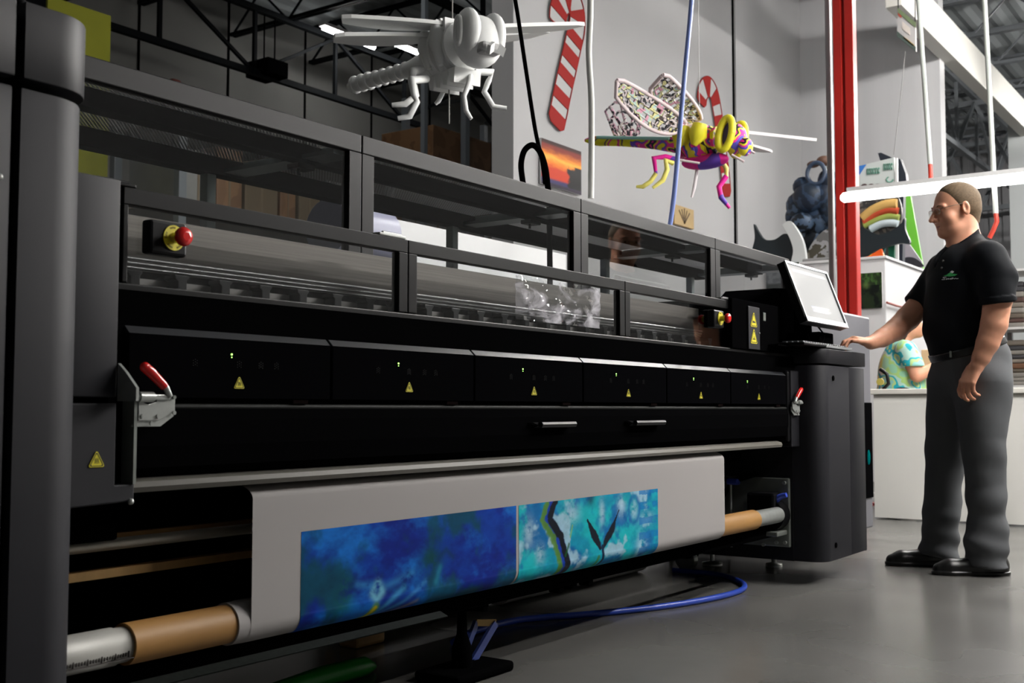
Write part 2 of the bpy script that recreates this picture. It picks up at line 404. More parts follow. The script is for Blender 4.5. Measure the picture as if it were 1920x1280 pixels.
tag(MB().box((24, p.y-0.07, p.z-0.28), (24.08, p.y+0.07, p.z+0.28), 0.02).build('wall_lamp', emit('slot_lamp', (1, 0.97, 1), 5)), 'short upright glowing lamp at the right edge above the low strip light', 'light')
p = onX(1779, 450, 23)
bu = tag(MB().ball(p, 0.07).build('bulb', emit('far_bulb', (1, 1, 0.97), 8)), 'small round glowing bulb seen just under the chin of the man', 'light')
MB().cyl((p.x, p.y, p.z+0.06), (p.x, p.y, 6.75), 0.008, 6).build('cord', M['black'], bu)
# red column
X = 9.0
y1 = onX(1565, 0, X).y; y2 = onX(1603, 560, X).y
t = thing('steel_column', (X, (y1+y2)/2, 0), 'tall red steel column standing behind the printer screen', 'column')
m_redp = mat('red_column_paint', (0.44, 0.015, 0.010), 0.4, noise=0.1, nscale=3)
yc = (onX(1584, 300, X).y); wd = 0.145
b = MB(); b.box((X, yc+0.012, 0), (X+0.10, yc+wd/2+0.01, 7.3), 0.006); b.box((X, yc-wd/2-0.01, 0), (X+0.10, yc-0.012, 7.3), 0.006)
b.build('flange', m_redp, t)
MB().box((X+0.03, yc-0.012, 0), (X+0.07, yc+0.012, 7.3)).build('web', mat('red_column_groove', (0.36, 0.02, 0.015), 0.5), t)
MB().box((X-0.06, yc-0.16, 0), (X+0.16, yc+0.16, 0.02)).build('base_plate', m_redp, t)
p = onX(1560, 300, 9.2)
t = tag(MB().box((9.2, p.y, 0), (9.26, p.y+0.045, 7.3), 0.01).build('conduit', mat('grey_conduit', (0.33, 0.34, 0.35), 0.45, 0.6)), 'grey metal conduit running up beside the red column', 'conduit')
# ================================================================== the wide-format printer
PR = thing('wide_format_printer', (3.2, 2.3, 0), 'huge charcoal and black roll-fed printer with long glazed lids', 'printer')
def rbox(b, x0, x1, y0, y1, z0, z1, rl, rr, seg=10):
    """upright cabinet body with rounded front corners"""
    pts = []
    if rl > 0:
        for i in range(seg+1):
            a = math.pi+math.pi/2*i/seg; pts.append((x0+rl+rl*math.cos(a), y0+rl+rl*math.sin(a)))
    else: pts.append((x0, y0))
    if rr > 0:
        for i in range(seg+1):
            a = -math.pi/2+math.pi/2*i/seg; pts.append((x1-rr+rr*math.cos(a), y0+rr+rr*math.sin(a)))
    else: pts.append((x1, y0))
    pts += [(x1, y1), (x0, y1)]
    b.prism(pts, z0, z1, 'z', 0.003, 2)
    return b
def smooth_angle(o, deg=40):
    me = o.data; me.polygons.foreach_set('use_smooth', [True]*len(me.polygons))
    bm = bmesh.new(); bm.from_mesh(me)
    for e in bm.edges:
        e.smooth = not (len(e.link_faces) == 2 and e.calc_face_angle(0) > math.radians(deg))
    bm.to_mesh(me); bm.free(); return o
# --- left cabinet: two bodies split by a seam, a cap on each
LX = 1.188; SX = 1.034
b = MB(); rbox(b, SX+0.006, LX, 1.72, 3.0, 0.06, 1.292, 0, 0.085); cab = smooth_angle(b.build('end_cabinet', M['char'], PR))
b = MB(); rbox(b, SX+0.006, LX+0.006, 1.713, 3.0, 1.306, 1.436, 0, 0.09); smooth_angle(b.build('cabinet_cap', M['charcap'], PR))
b = MB(); b.box((0.15, 1.722, 0.52), (SX-0.008, 3.0, 1.292), 0.004); smooth_angle(b.build('cabinet_door', M['char'], PR))
b = MB(); b.box((0.15, 1.722, 0.06), (SX-0.012, 3.0, 0.506), 0.004); smooth_angle(b.build('cabinet_door', M['char'], PR))
b = MB(); b.box((0.15, 1.715, 1.306), (SX-0.008, 3.0, 1.436), 0.004); smooth_angle(b.build('cabinet_cap', M['charcap'], PR))
b = MB(); b.box((0.12, 1.74, 0.04), (SX+0.02, 2.95, 1.42)); b.build('cabinet_core', M['black'], PR)
p = onY(0, 331, 1.72); b = MB(); b.ball((p.x, 1.722, p.z), 0.006); b.build('screw', M['steel'], PR)
p = onY(124, 6, 1.8); b = MB(); b.cyl((1.11, 1.85, 1.436), (1.11, 1.85, 1.475), 0.012, 12); b.ball((1.11, 1.85, 1.478), 0.014); b.build('lamp_stub', M['blackgl'], PR)
# --- right cabinet
RX0, RX1 = 4.80, 5.365
b = MB(); rbox(b, RX0, RX1-0.22, 1.72, 2.9, 0.10, 0.955, 0.075, 0); c2 = smooth_angle(b.build('end_cabinet', M['char'], PR))
b = MB(); b.box((RX1-0.217, 1.72, 0.10), (RX1, 2.9, 0.955), 0.004); smooth_angle(b.build('cabinet_door', M['char'], PR))
b = MB(); rbox(b, RX0+0.004, RX1+0.002, 1.715, 2.9, 0.963, 1.028, 0.075, 0); smooth_angle(b.build('cabinet_top', M['charcap'], PR))
for z in (0.90, 0.165):
    b = MB(); b.cyl((4.93, 1.724, z), (4.93, 1.716, z), 0.012, 14); b.build('lock', M['black'], PR)
# rear body of the right end, paler and taller
b = MB(); b.box((5.47, 2.02, 0.10), (6.42, 2.95, 1.285), 0.012); b.build('rear_cabinet', mat('grey_rear_panel', (0.11, 0.11, 0.125), 0.5), PR)
b = MB(); b.box((6.27, 2.010, 0.27), (6.40, 2.03, 0.80), 0.003); b.build('vent_slot', M['black'], PR)
p = onY(1630, 857, 2.005); b = MB(); b.ball((p.x, 2.008, p.z), 0.03, (0.6, 0.25, 1.4)); b.build('status_glow', M['cyan'], PR)
# inner faces
b = MB(); b.box((4.795, 1.86, 0.10), (4.81, 2.75, 0.62)); b.build('inner_panel', M['charcap'], PR)
b = MB(); b.box((4.775, 1.87, 0.16), (4.795, 2.5, 0.46), 0.004)
b.build('bracket_plate', M['plate'], PR)
for (y, z) in ((1.89, 0.44), (1.89, 0.18), (1.93, 0.178), (1.99, 0.165), (2.05, 0.27), (1.96, 0.255)):
    b = MB(); b.cyl((4.776, y, z), (4.765, y, z), 0.008, 10); b.build('bolt', M['steel'], PR)
b = MB(); b.tube([(4.74, 2.22, 0.47), (4.73, 2.12, 0.44), (4.73, 2.17, 0.36), (4.73, 2.2, 0.28)], 0.013, 10); b.tube([(4.74, 2.0, 0.48), (4.73, 2.12, 0.44)], 0.013, 10); b.build('lever', M['black'], PR)
b = MB(); b.box((4.71, 2.08, 0.425), (4.745, 2.14, 0.455), 0.01); b.build('lever_grip', M['blueplastic'], PR)
b = MB(); b.cyl((4.72, 2.12, 0.15), (4.72, 2.12, 0.45), 0.006, 8); b.build('rod', M['steel'], PR)
# motor block that holds the take-up spindle
b = MB(); b.cyl((4.70, 1.93, 0.30), (4.775, 1.93, 0.30), 0.065, 24); b.box((4.68, 1.90, 0.30), (4.775, 2.03, 0.40), 0.012); b.build('spindle_holder', M['blackgl'], PR)
b = MB(); b.tube([(4.72, 1.915, 0.365), (4.72, 1.885, 0.385), (4.72, 1.86, 0.392)], [0.016, 0.013, 0.011], 10); b.build('lever_grip', M['blueplastic'], PR)
b = MB(); b.box((4.66, 1.88, 0.215), (4.775, 2.08, 0.235), 0.004); b.build('bracket', M['plate'], PR)
# --- left side panels
b = MB(); b.box((1.14, 1.80, 0.783), (1.293, 1.9, 1.189), 0.004); smooth_angle(b.build('side_panel', M['char'], PR))
b = MB(); b.prism([(1.14, 0.583), (1.335, 0.590), (1.335, 0.622), (1.293, 0.622), (1.293, 0.772), (1.14, 0.772)], 1.80, 1.9, 'y', 0.003); b.build('side_panel', M['char'], PR)
b = MB(); b.box((1.296, 1.83, 0.6), (1.327, 1.86, 0.79)); b.build('gap_back', M['black'], PR)
b = MB(); b.box((1.328, 1.795, 0.622), (1.3345, 1.86, 0.785)); b.build('edge_strip', M['plate'], PR)
p = onY(245, 940, 1.798); b = MB(); b.ball((p.x, 1.798, p.z), 0.006); b.build('screw', M['steel'], PR)
# --- warning triangles
def triangle(c, w, face=-1, parent=PR, glyph='heat', name='warning_label', tri_y=None):
    """yellow triangle with black border and glyph, in the plane y = c.y"""
    x, y, z = c; h = w*0.88; r = []
    A = [(-w/2, -h/2), (w/2, -h/2), (0, h/2)]
    def rnd(sc):
        out = []
        for (ax, az) in A:
            cx_, cz_ = ax*sc, (az+h*0.17)*sc-h*0.17
            d = math.hypot(cx_, cz_+h*0.17)
            for k in range(-2, 3):
                a = math.atan2(cz_+h*0.17, cx_)+k*0.5
                out.append((cx_*0.86+0.09*w*sc*math.cos(a), (cz_+h*0.17)*0.86-h*0.17+0.09*w*sc*math.sin(a)))
        return out
    o = MB().prism([(x+a, z+c_) for a, c_ in rnd(1.0)], y, y-0.0012, 'y').build(name, M['yellow'], parent)
    outer = rnd(0.86); inner = rnd(0.74); b = MB(); n = len(outer)
    for i in range(n):
        j = (i+1) % n
        b.prism([(x+outer[i][0], z+outer[i][1]), (x+outer[j][0], z+outer[j][1]), (x+inner[j][0], z+inner[j][1]), (x+inner[i][0], z+inner[i][1])], y-0.0012, y-0.0016, 'y')
    if glyph == 'heat':
        for k in (-1, 0, 1):
            zz = z-h*0.22; pts = [(x+k*w*0.1+0.015*w*math.sin(i*1.6), zz+i*h*0.07) for i in range(5)]
            b.prism([(px-w*0.018, pz) for px, pz in pts]+[(px+w*0.018, pz) for px, pz in reversed(pts)], y-0.0012, y-0.0016, 'y')
        b.prism([(x-w*0.18, z-h*0.28), (x+w*0.18, z-h*0.28), (x+w*0.18, z-h*0.25), (x-w*0.18, z-h*0.25)], y-0.0012, y-0.0016, 'y')
    elif glyph == 'hand':
        b.prism([(x-w*0.22, z-h*0.26), (x+w*0.2, z-h*0.26), (x+w*0.22, z-h*0.18), (x+w*0.05, z-h*0.13), (x-w*0.12, z-h*0.10), (x-w*0.2, z-h*0.16)], y-0.0012, y-0.0016, 'y')
    else:
        b.prism([(x-w*0.2, z-h*0.27), (x+w*0.2, z-h*0.27), (x+w*0.15, z-h*0.2), (x+w*0.02, z-h*0.18), (x+w*0.04, z-h*0.02), (x-w*0.03, z-h*0.02), (x-w*0.06, z-h*0.16), (x-w*0.2, z-h*0.22)], y-0.0012, y-0.0016, 'y')
    b.build('symbol', M['ink'], o)
    return o
triangle((1.252, 1.7995, 0.671), 0.030)
# --- ink drawer fronts
XB = [1.335]+[1.83/1.85*v for v in (1.906, 2.458, 3.022, 3.588, 4.131)]+[4.66]
lp = [(1.611, .817), (2.16, .817), (2.717, .815), (3.274, .816), (3.82, .814), (4.361, .814)]
ld = [(1.59, .875), (2.119, .874), (2.66, .876), (3.194, .876), (3.76, .875), (4.245, .875)]
m_drw = mat('drawer_plastic', (0.0025, 0.0025, 0.003), 0.4, spec=0.0)
m_drwtop = mat('drawer_top_edge', (0.022, 0.023, 0.027), 0.35, spec=0.4)
for i in range(6):
    x0, x1 = XB[i]+0.004, XB[i+1]-0.004
    d = MB().prism([(1.83, 0.784), (1.83, 0.9065), (1.90, 0.9065), (1.90, 0.784)], x0, x1, 'x', 0.002).build('drawer_front', m_drw, PR)
    MB().prism([(1.8301, 0.9067), (1.85, 0.926), (1.90, 0.930), (1.90, 0.9067)], x0, x1, 'x', 0.001).build('chamfer', m_drwtop, d)
    triangle((lp[i][0], 1.8297, lp[i][1]), 0.026, parent=d)
    b = MB(); b.cyl((ld[i][0], 1.832, ld[i][1]), (ld[i][0], 1.8285, ld[i][1]), 0.0021, 10); b.cyl((ld[i][0], 1.832, ld[i][1]-0.006), (ld[i][0], 1.8285, ld[i][1]-0.006), 0.0011, 8); b.build('status_light', M['led'], d)
    b = MB()
    for gx in (-0.12, -0.005, 0.055, 0.10):
        for kx in range(3):
            for kz in range(3): b.cyl((lp[i][0]+gx+kx*0.005, 1.8305, lp[i][1]+0.032+kz*0.005+(kx % 2)*0.0025), (lp[i][0]+gx+kx*0.005, 1.8292, lp[i][1]+0.032+kz*0.005+(kx % 2)*0.0025), 0.0012, 6)
    b.build('vent_holes', mat('vent_grey', (0.008, 0.008, 0.008), 0.6, spec=0.1), d)
    xx = x1-0.07
    b = MB(); b.box((xx-0.045, 1.829, 0.7735), (xx, 1.84, 0.7815)); b.build('small_plate', mat('dull_red_plate', (0.006, 0.004, 0.004), 0.6, spec=0.0), PR)
b = MB(); b.box((1.3, 1.845, 0.77), (4.79, 2.0, 0.99)); b.build('inner_body', M['black'], PR)
# grey rolled edge and the two-piece front cover under it
m_edge = mat('rolled_edge_grey', (0.014, 0.015, 0.0145), 0.6, spec=0.1, bump=0.1, bscale=300)
b = MB(); b.cyl((1.345, 1.838, 0.766), (4.72, 1.838, 0.766), 0.0062, 12); b.build('edge_bead', m_edge, PR)
m_cover = mat('front_cover_black', (0.0025, 0.0025, 0.0028), 0.5, spec=0.0)
prof = [(1.832, 0.762), (1.828, 0.74), (1.828, 0.69), (1.838, 0.648), (1.86, 0.632), (1.95, 0.632), (1.95, 0.762)]
cov = MB().prism(prof, 1.337, 4.70, 'x', 0.002).build('front_cover', m_cover, PR)
for (x0, x1) in ((2.684, 2.90), (3.244, 3.479)):
    b = MB(); b.prism([(1.828, 0.708), (1.828, 0.7235), (1.800, 0.7245), (1.796, 0.718), (1.800, 0.709), (1.815, 0.714)], x0+0.03, x1, 'x', 0.001)
    b.prism([(x0, 0.7235), (x0+0.05, 0.7235), (x0+0.05, 0.709)], 1.828, 1.81, 'y')
    b.build('pull_handle', M['blackgl'], cov)
# right end plate of the fascia
b = MB(); b.box((4.70, 1.825, 0.60), (4.795, 1.87, 0.93), 0.004); b.build('side_panel', M['charcap'], PR)
b = MB(); b.box((4.665, 1.826, 0.62), (4.697, 1.87, 0.93), 0.012); b.build('side_panel', M['blackgl'], PR)
# pale platen edge over which the paper leaves
b = MB(); b.prism([(1.838, 0.622), (1.834, 0.612), (1.838, 0.602), (1.90, 0.600), (1.98, 0.612), (1.98, 0.628), (1.86, 0.628)], 1.345, 4.62, 'x', 0.002); smooth_angle(b.build('platen', M['roller'], PR))
# --- front lid with three panes
FX = [1.342, 2.19, 3.31, 4.30]; FY = 1.86
b = MB(); b.box((1.30, 1.853, 0.958), (4.78, 1.90, 1.0035), 0.003); b.build('front_rail', M['lidframe'], PR)
b = MB(); b.box((1.30, 1.87, 0.925), (4.78, 1.95, 0.958)); b.build('recess', M['black'], PR)
def lid(x0, x1, nm, first=False, last=False):
    fz0, fz1 = 1.006, 1.192; tr, st = 0.034, 0.034
    l = MB(); l.box((x0, FY, fz1-tr), (x1, FY+0.025, fz1), 0.002); l.box((x0, FY, fz0), (x0+(0.012 if first else st), FY+0.025, fz1-tr), 0.002); l.box((x1-(0.014 if last else st), FY, fz0), (x1, FY+0.025, fz1-tr), 0.002)
    o = l.build('front_lid', M['lidframe'], PR)
    MB().box((x0+0.01, FY+0.008, fz0), (x1-0.01, FY+0.0105, fz1-0.01)).build('pane', M['glass'], o)
    return o
l1 = lid(FX[0], FX[1]-0.0015, 'a', first=True); l2 = lid(FX[1]+0.0015, FX[2]-0.0015, 'b'); l3 = lid(FX[2]+0.0015, FX[3], 'c', last=True)
for x in (1.32, 2.13, 4.12):
    b = MB(); b.box((x-0.05, FY-0.001, 1.192), (x+0.05, FY+0.03, 1.199), 0.002); b.cyl((x-0.035, FY+0.004, 1.2), (x+0.035, FY+0.004, 1.2), 0.004, 8); b.build('hinge', M['blackgl'] if x != 2.13 else M['steel'], PR)
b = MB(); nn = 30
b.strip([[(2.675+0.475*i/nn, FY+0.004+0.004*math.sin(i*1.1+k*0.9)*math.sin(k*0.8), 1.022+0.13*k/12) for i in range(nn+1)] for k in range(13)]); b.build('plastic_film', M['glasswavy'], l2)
# behind the front lid: brushed carriage beam, ribbed rail and a row of clips
m_brush = mat('brushed_beam', (0.17, 0.155, 0.14), 0.36, 0.45, noise=0.35, nscale=9, stretch=(0.25, 3, 26))
m_rib = mat('ribbed_rail', (0.22, 0.22, 0.22), 0.35, 0.8)
b = MB(); b.box((1.31, 1.99, 1.05), (4.35, 2.03, 1.165)); b.build('carriage_beam', m_brush, PR)
b = MB()
for k in range(4): b.cyl((1.31, 1.975+0.004*k, 1.072-k*0.009), (4.35, 1.975+0.004*k, 1.072-k*0.009), 0.004, 8)
b.build('ribbed_rail', m_rib, PR)
b = MB(); b.box((1.31, 1.972, 0.955), (4.35, 2.03, 1.047)); b.build('bed', M['black'], PR)
b = MB(); b.box((1.31, 1.955, 0.966), (4.35, 1.970, 1.0295)); b.build('bed_strip', mat('pale_bed', (0.30, 0.28, 0.27), 0.5), PR)
clip = None
for k in range(25):
    x = 1.415+k*0.1165
    if clip is None:
        b = MB(); b.prism([(x-0.012, 0.998), (x+0.012, 0.998), (x+0.012, 1.030), (x+0.018, 1.035), (x+0.018, 1.041), (x-0.019, 1.041), (x-0.019, 1.033), (x-0.012, 1.028)], 1.918, 1.954, 'y', 0.002)
        clip = b.build('clip', mat('clip_plastic', (0.012, 0.012, 0.013), 0.45, spec=0.2), PR); cx0 = x
    else:
        c = clip.copy(); COL.objects.link(c); c.parent = PR; c.location = clip.location+Vector((x-cx0, 0, 0))
# emergency stops
def estop(x, z, s=1.0):
    e = MB().box((x-0.055, 1.845, z-0.036), (x+0.035, 1.875, z+0.032), 0.006).build('stop_button', M['blackgl'], PR)
    b = MB(); b.cyl((x, 1.8452, z), (x, 1.8425, z), 0.0255, 32); d = b.build('yellow_disc', M['yellow'], e)
    b = MB()
    for a0 in (0.3, 1.5, 2.7, 3.9, 5.1):   # lettering ring on the disc
        for k in range(5):
            a = a0+k*0.14; c_, s_ = math.cos(a), math.sin(a)
            b.bar((x+c_*0.0185, 1.8423, z+s_*0.0185), (x+c_*0.0222, 1.8423, z+s_*0.0222), 0.0008, 0.0006, (0, 1, 0))
    b.build('lettering', M['ink'], d)
    b = MB(); b.tube([(x, 1.8425, z), (x, 1.83, z), (x, 1.822, z)], [0.0105, 0.0105, 0.013], 20); b.build('collar', mat('stop_collar', (0.62, 0.55, 0.15), 0.35, 0.4), e)
    b = MB(); b.tube([(x, 1.822, z), (x, 1.8195, z), (x, 1.812, z), (x, 1.806, z), (x, 1.804, z)], [0.013, 0.0185, 0.0195, 0.0165, 0.008], 24); b.build('red_knob', M['red'], e)
estop(1.449, 1.103); estop(4.03, 1.112)
# black box at the right end of the lid with two warning signs
bb = MB().box((4.14, 1.845, 1.003), (4.62, 2.2, 1.203), 0.004).build('end_box', M['black'], PR)
b = MB(); b.prism([(4.62, 1.032), (5.12, 1.032), (5.12, 1.33), (4.86, 1.31), (4.70, 1.215), (4.62, 1.215)], 1.95, 2.2, 'y', 0.004); b.build('screen_mount', M['black'], PR)
sp = MB().box((4.285, 1.838, 1.006), (4.40, 1.8452, 1.18), 0.002).build('label_panel', M['char'], PR)
triangle((4.335, 1.8375, 1.128), 0.062, parent=sp, glyph='hand'); triangle((4.335, 1.8375, 1.060), 0.062, parent=sp, glyph='crush')
b = MB(); b.ball((4.39, 1.837, 1.075), 0.004); b.build('screw', M['steel'], sp)
b = MB(); b.box((4.45, 1.842, 1.13), (4.475, 1.846, 1.165), 0.004); b.build('latch', M['plate'], bb)
# --- top hood: tall frame, panes, perforated roof, struts
HY = 2.25; HX = [1.25, 2.437, 3.665, 4.868, 5.80]; HZ0, HZ1 = 1.18, 1.568
for i in range(4):
    x0, x1 = HX[i]+0.0015, HX[i+1]-0.0015; tr = 0.056; st = 0.052
    l = MB(); l.box((x0, HY, HZ1-tr), (x1, HY+0.03, HZ1), 0.004, 3); l.box((x0, HY, HZ0), (x0+st, HY+0.03, HZ1-tr), 0.002); l.box((x1-st, HY, HZ0), (x1, HY+0.03, HZ1-tr), 0.002); l.box((x0+st, HY, HZ0), (x1-st, HY+0.03, HZ0+0.03))
    o = l.build('hood_frame', M['frame'], PR)
    MB().box((x0+0.02, HY+0.010, HZ0+0.01), (x1-0.02, HY+0.0125, HZ1-0.02)).build('pane', M['glass'], o)
# perforated roof sheet: see-through holes
def perf(name, col, dens):
    m = bpy.data.materials.new(name); m.use_nodes = True; nt = m.node_tree; b = nt.nodes['Principled BSDF']
    b.inputs['Base Color'].default_value = col+(1,); b.inputs['Roughness'].default_value = 0.5
    o = nt.nodes['Material Output']; mx = nt.nodes.new('ShaderNodeMixShader'); tr = nt.nodes.new('ShaderNodeBsdfTransparent')
    tc = nt.nodes.new('ShaderNodeTexCoord'); v = nt.nodes.new('ShaderNodeTexVoronoi'); v.inputs['Scale'].default_value = dens; v.inputs['Randomness'].default_value = 0.0
    mp = nt.nodes.new('ShaderNodeMapping'); mp.inputs['Rotation'].default_value = (0, 0, math.radians(45))
    lt = nt.nodes.new('ShaderNodeMath'); lt.operation = 'LESS_THAN'; lt.inputs[1].default_value = 0.33
    nt.links.new(tc.outputs['Object'], mp.inputs[0]); nt.links.new(mp.outputs[0], v.inputs['Vector']); nt.links.new(v.outputs['Distance'], lt.inputs[0])
    nt.links.new(lt.outputs[0], mx.inputs[0]); nt.links.new(b.outputs[0], mx.inputs[1]); nt.links.new(tr.outputs[0], mx.inputs[2]); nt.links.new(mx.outputs[0], o.inputs[0])
    return m
m_perf = perf('perforated_sheet', (0.85, 0.85, 0.86), 110)
RY1 = 2.80
for i in range(4):
    MB().box((HX[i]+0.02, HY+0.02, 1.5465), (HX[i+1]-0.02, RY1, 1.5485)).build('roof_sheet', m_perf, PR)
b = MB(); b.box((1.25, 2.40, 1.495), (5.8, 2.455, 1.545), 0.003); b.build('roof_bar', M['black'], PR)
b = MB(); b.box((1.25, 2.745, 1.49), (5.8, 2.80, 1.545), 0.003); b.build('roof_bar', M['black'], PR)
m_strut = mat('brushed_strut', (0.25, 0.29, 0.29), 0.35, 0.8)
for i in range(1, 5):
    x = HX[i]-0.05
    b = MB(); b.box((x-0.045, 2.275, 1.500), (x+0.045, 2.80, 1.512)); b.box((x+0.035, 2.275, 1.512), (x+0.045, 2.80, 1.545)); b.build('strut', m_strut, PR)
    b = MB(); b.box((x-0.10, 2.755, 1.1), (x-0.065, 2.79, 1.49), 0.002); b.build('rear_post', m_strut, PR)
    b = MB(); b.box((x-0.04, 2.42, 1.478), (x+0.03, 2.47, 1.494), 0.003); b.cyl((x-0.02, 2.44, 1.46), (x-0.02, 2.44, 1.48), 0.005, 8); b.build('catch', M['blackgl'], PR)
for x in (3.73, 4.83):
    b = MB(); b.ball((x, HY-0.004, 1.215), 0.022, (1, 0.5, 1.25)); b.build('knob', M['blackgl'], PR)
b = MB(); b.box((1.25, 2.78, 0.3), (5.2, 2.80, 1.12)); b.build('rear_panel', M['black'], PR)
b = MB(); b.box((1.25, 2.03, 1.02), (5.2, 2.25, 1.16)); b.build('lid_deck', M['black'], PR)
# --- toggle clamps
def clamp(x, z, y, s=1, mirror=1):
    k = mirror
    pl = MB().prism([(x+k*0.005, z-0.052), (x+k*0.105, z-0.052), (x+k*0.152, z-0.022), (x+k*0.152, z+0.006), (x+k*0.020, z+0.006), (x+k*0.012, z-0.04)], y+0.01, y+0.004, 'y', 0.001).build('toggle_clamp', M['steel'], PR)
    q = lambda *a: a
    b = MB(); b.prism([(x+k*0.022, z-0.034), (x+k*0.095, z-0.034), (x+k*0.150, z-0.008), (x+k*0.150, z+0.034), (x+k*0.085, z+0.034), (x+k*0.084, z+0.020), (x+k*0.055, z+0.012), (x+k*0.022, z+0.024)], y+0.002, y-0.004, 'y', 0.0012); b.build('body_plate', M['steel'], pl)
    b = MB(); b.cyl((x+k*0.018, y-0.008, z+0.034), (x+k*0.066, y-0.008, z+0.034), 0.0155, 20); b.build('sleeve', M['steel'], pl)
    b = MB(); b.tube([(x-k*0.012, y-0.008, z+0.030), (x+k*0.02, y-0.008, z+0.034)], [0.008, 0.008], 12); b.cyl((x+k*0.066, y-0.008, z+0.034), (x+k*0.072, y-0.008, z+0.034), 0.011, 14); b.build('plunger', M['steel'], pl)
    b = MB(); b.box((x+min(k*0.07, k*0.125), y-0.013, z+0.026), (x+max(k*0.07, k*0.125), y-0.004, z+0.042), 0.003); b.build('link', M['steel'], pl)
    b = MB(); b.tube([(x+k*0.125, y-0.012, z+0.036), (x+k*0.108, y-0.014, z+0.062), (x+k*0.10, y-0.014, z+0.068)], [0.008, 0.010, 0.010], 8); b.build('lever_arm', M['steel'], pl)
    b = MB(); b.tube([(x+k*0.102, y-0.015, z+0.064), (x+k*0.095, y-0.015, z+0.071), (x+k*0.05, y-0.018, z+0.106), (x+k*0.030, y-0.018, z+0.120), (x+k*0.022, y-0.018, z+0.125)], [0.0125, 0.0135, 0.0155, 0.015, 0.009], 18); b.ball((x+k*0.030, y-0.018, z+0.1195), 0.0152); b.build('red_handle', M['red'], pl)
    for (dx, dz) in ((0.034, -0.022), (0.088, -0.022), (0.145, -0.012), (0.065, -0.043)):
        b = MB(); b.cyl((x+k*dx, y-0.004, z+dz), (x+k*dx, y-0.009, z+dz), 0.0062, 12); b.cyl((x+k*dx, y-0.009, z+dz), (x+k*dx, y-0.0095, z+dz), 0.003, 6); b.build('bolt', M['steel'], pl)
    for (dx, dz) in ((0.122, 0.034), (0.141, 0.034)):
        b = MB(); b.cyl((x+k*dx, y-0.014, z+dz), (x+k*dx, y-0.003, z+dz), 0.0055, 12); b.build('pin', M['plate'], pl)
    sc_ = 0.65; pl.scale = (sc_, sc_, sc_)
    pl.location = pl.location+Vector((x+(pl.location.x+PR.location.x-x)*sc_, y+(pl.location.y+PR.location.y-y)*sc_, z+(pl.location.z+PR.location.z-z)*sc_))-(pl.location+PR.location)
    return pl
clamp(1.322, 0.762, 1.796)
bk = MB().prism([(1.80, 0.776), (1.80, 0.846), (1.778, 0.83), (1.745, 0.80), (1.745, 0.776)], 1.294, 1.300, 'x').build('clamp_bracket', M['steel'], PR)
b = MB(); b.cyl((1.301, 1.775, 0.786), (1.308, 1.775, 0.786), 0.006, 10); b.build('bolt', M['steel'], bk)
clamp(4.775, 0.770, 1.812, mirror=-1)
# --- lower part: take-up spindle, rails, feet
TY, TZ, TR = 1.895, 0.306, 0.040
b = MB(); b.tube([(1.20, TY, TZ), (1.36, TY, TZ), (1.361, TY, TZ), (1.45, TY, TZ)], [0.0365, 0.0365, 0.034, 0.034], 28); 
MB().cyl((4.40, TY, TZ), (4.70, TY, TZ), 0.034, 24).build('spindle_end', M['steel'], PR)
sp = b.build('spindle', mat('spindle_aluminium', (0.36, 0.355, 0.33), 0.5, 0.15), PR)
b = MB()   # engraved ruler on the spindle
for k in range(26):
    x = 1.225+k*0.006; ln = 0.012 if k % 5 == 0 else 0.007
    for zz in (TZ-0.012,):
        b.box((x-0.0005, TY-0.0372, zz-ln/2), (x+0.0005, TY-0.031, zz+ln/2))
b.box((1.225, TY-0.0372, TZ-0.0205), (1.385, TY-0.0300, TZ-0.0195)); b.build('ruler_marks', mat('engraving', (0.10, 0.09, 0.085), 0.6), sp)
b = MB(); b.tube([(1.185, 1.86, 0.365), (1.20, 1.85, 0.36), (1.215, 1.85, 0.345)], [0.012, 0.014, 0.01], 12); b.build('lever_grip', M['blueplastic'], PR)
b = MB(); b.box((1.15, 1.86, 0.15), (1.215, 2.0, 0.40), 0.01); b.build('spindle_holder', M['black'], PR)
b = MB(); b.box((1.2, 1.93, 0.205), (4.78, 2.0, 0.246), 0.004); b.build('tension_bar', M['black'], PR)
for x in (2.62, 3.02, 3.1, 3.2):
    b = MB(); b.box((x, 1.94, 0.185), (x+0.03, 1.98, 0.207), 0.004); b.build('slider', M['black'], PR)
m_prail = perf('punched_rail', (0.16, 0.19, 0.18), 60)
b = MB(); b.prism([(1.775, 0.246), (1.80, 0.256), (1.80, 0.253), (1.777, 0.243)], 1.18, 2.25, 'x'); b.build('punched_rail', mat('dull_punched_rail', (0.006, 0.008, 0.007), 0.7, 0.0, spec=0.05, noise=0.5, nscale=80), PR)
# rails and kraft-covered rods seen under the left end
b = MB(); rz = onY(473, 990, 2.0).z; b.cyl((1.2, 2.0, rz), (2.6, 2.0, rz), 0.012, 16); b.build('rear_rail', mat('pale_rail', (0.55, 0.52, 0.45), 0.35, 0.5), PR)
b = MB(); b.box((1.2, 2.03, onY(473, 986, 2.03).z), (2.6, 2.05, onY(473, 973, 2.03).z)); b.build('kraft_strip', M['wood'], PR)
b = MB(); b.box((1.2, 2.02, onY(473, 1045, 2.02).z), (2.6, 2.05, onY(473, 1031, 2.02).z)); b.build('kraft_strip', M['wood'], PR)
b = MB(); b.box((1.18, 1.95, onY(222, 1012, 1.95).z), (onY(222, 1000, 1.95).x, 2.2, onY(222, 978, 1.95).z), 0.006); b.build('feed_bracket', M['black'], PR)
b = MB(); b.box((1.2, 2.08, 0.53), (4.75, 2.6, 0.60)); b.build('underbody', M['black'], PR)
b = MB(); b.box((1.2, 2.52, 0.12), (4.75, 2.55, 0.49)); b.build('underbody', M['black'], PR)
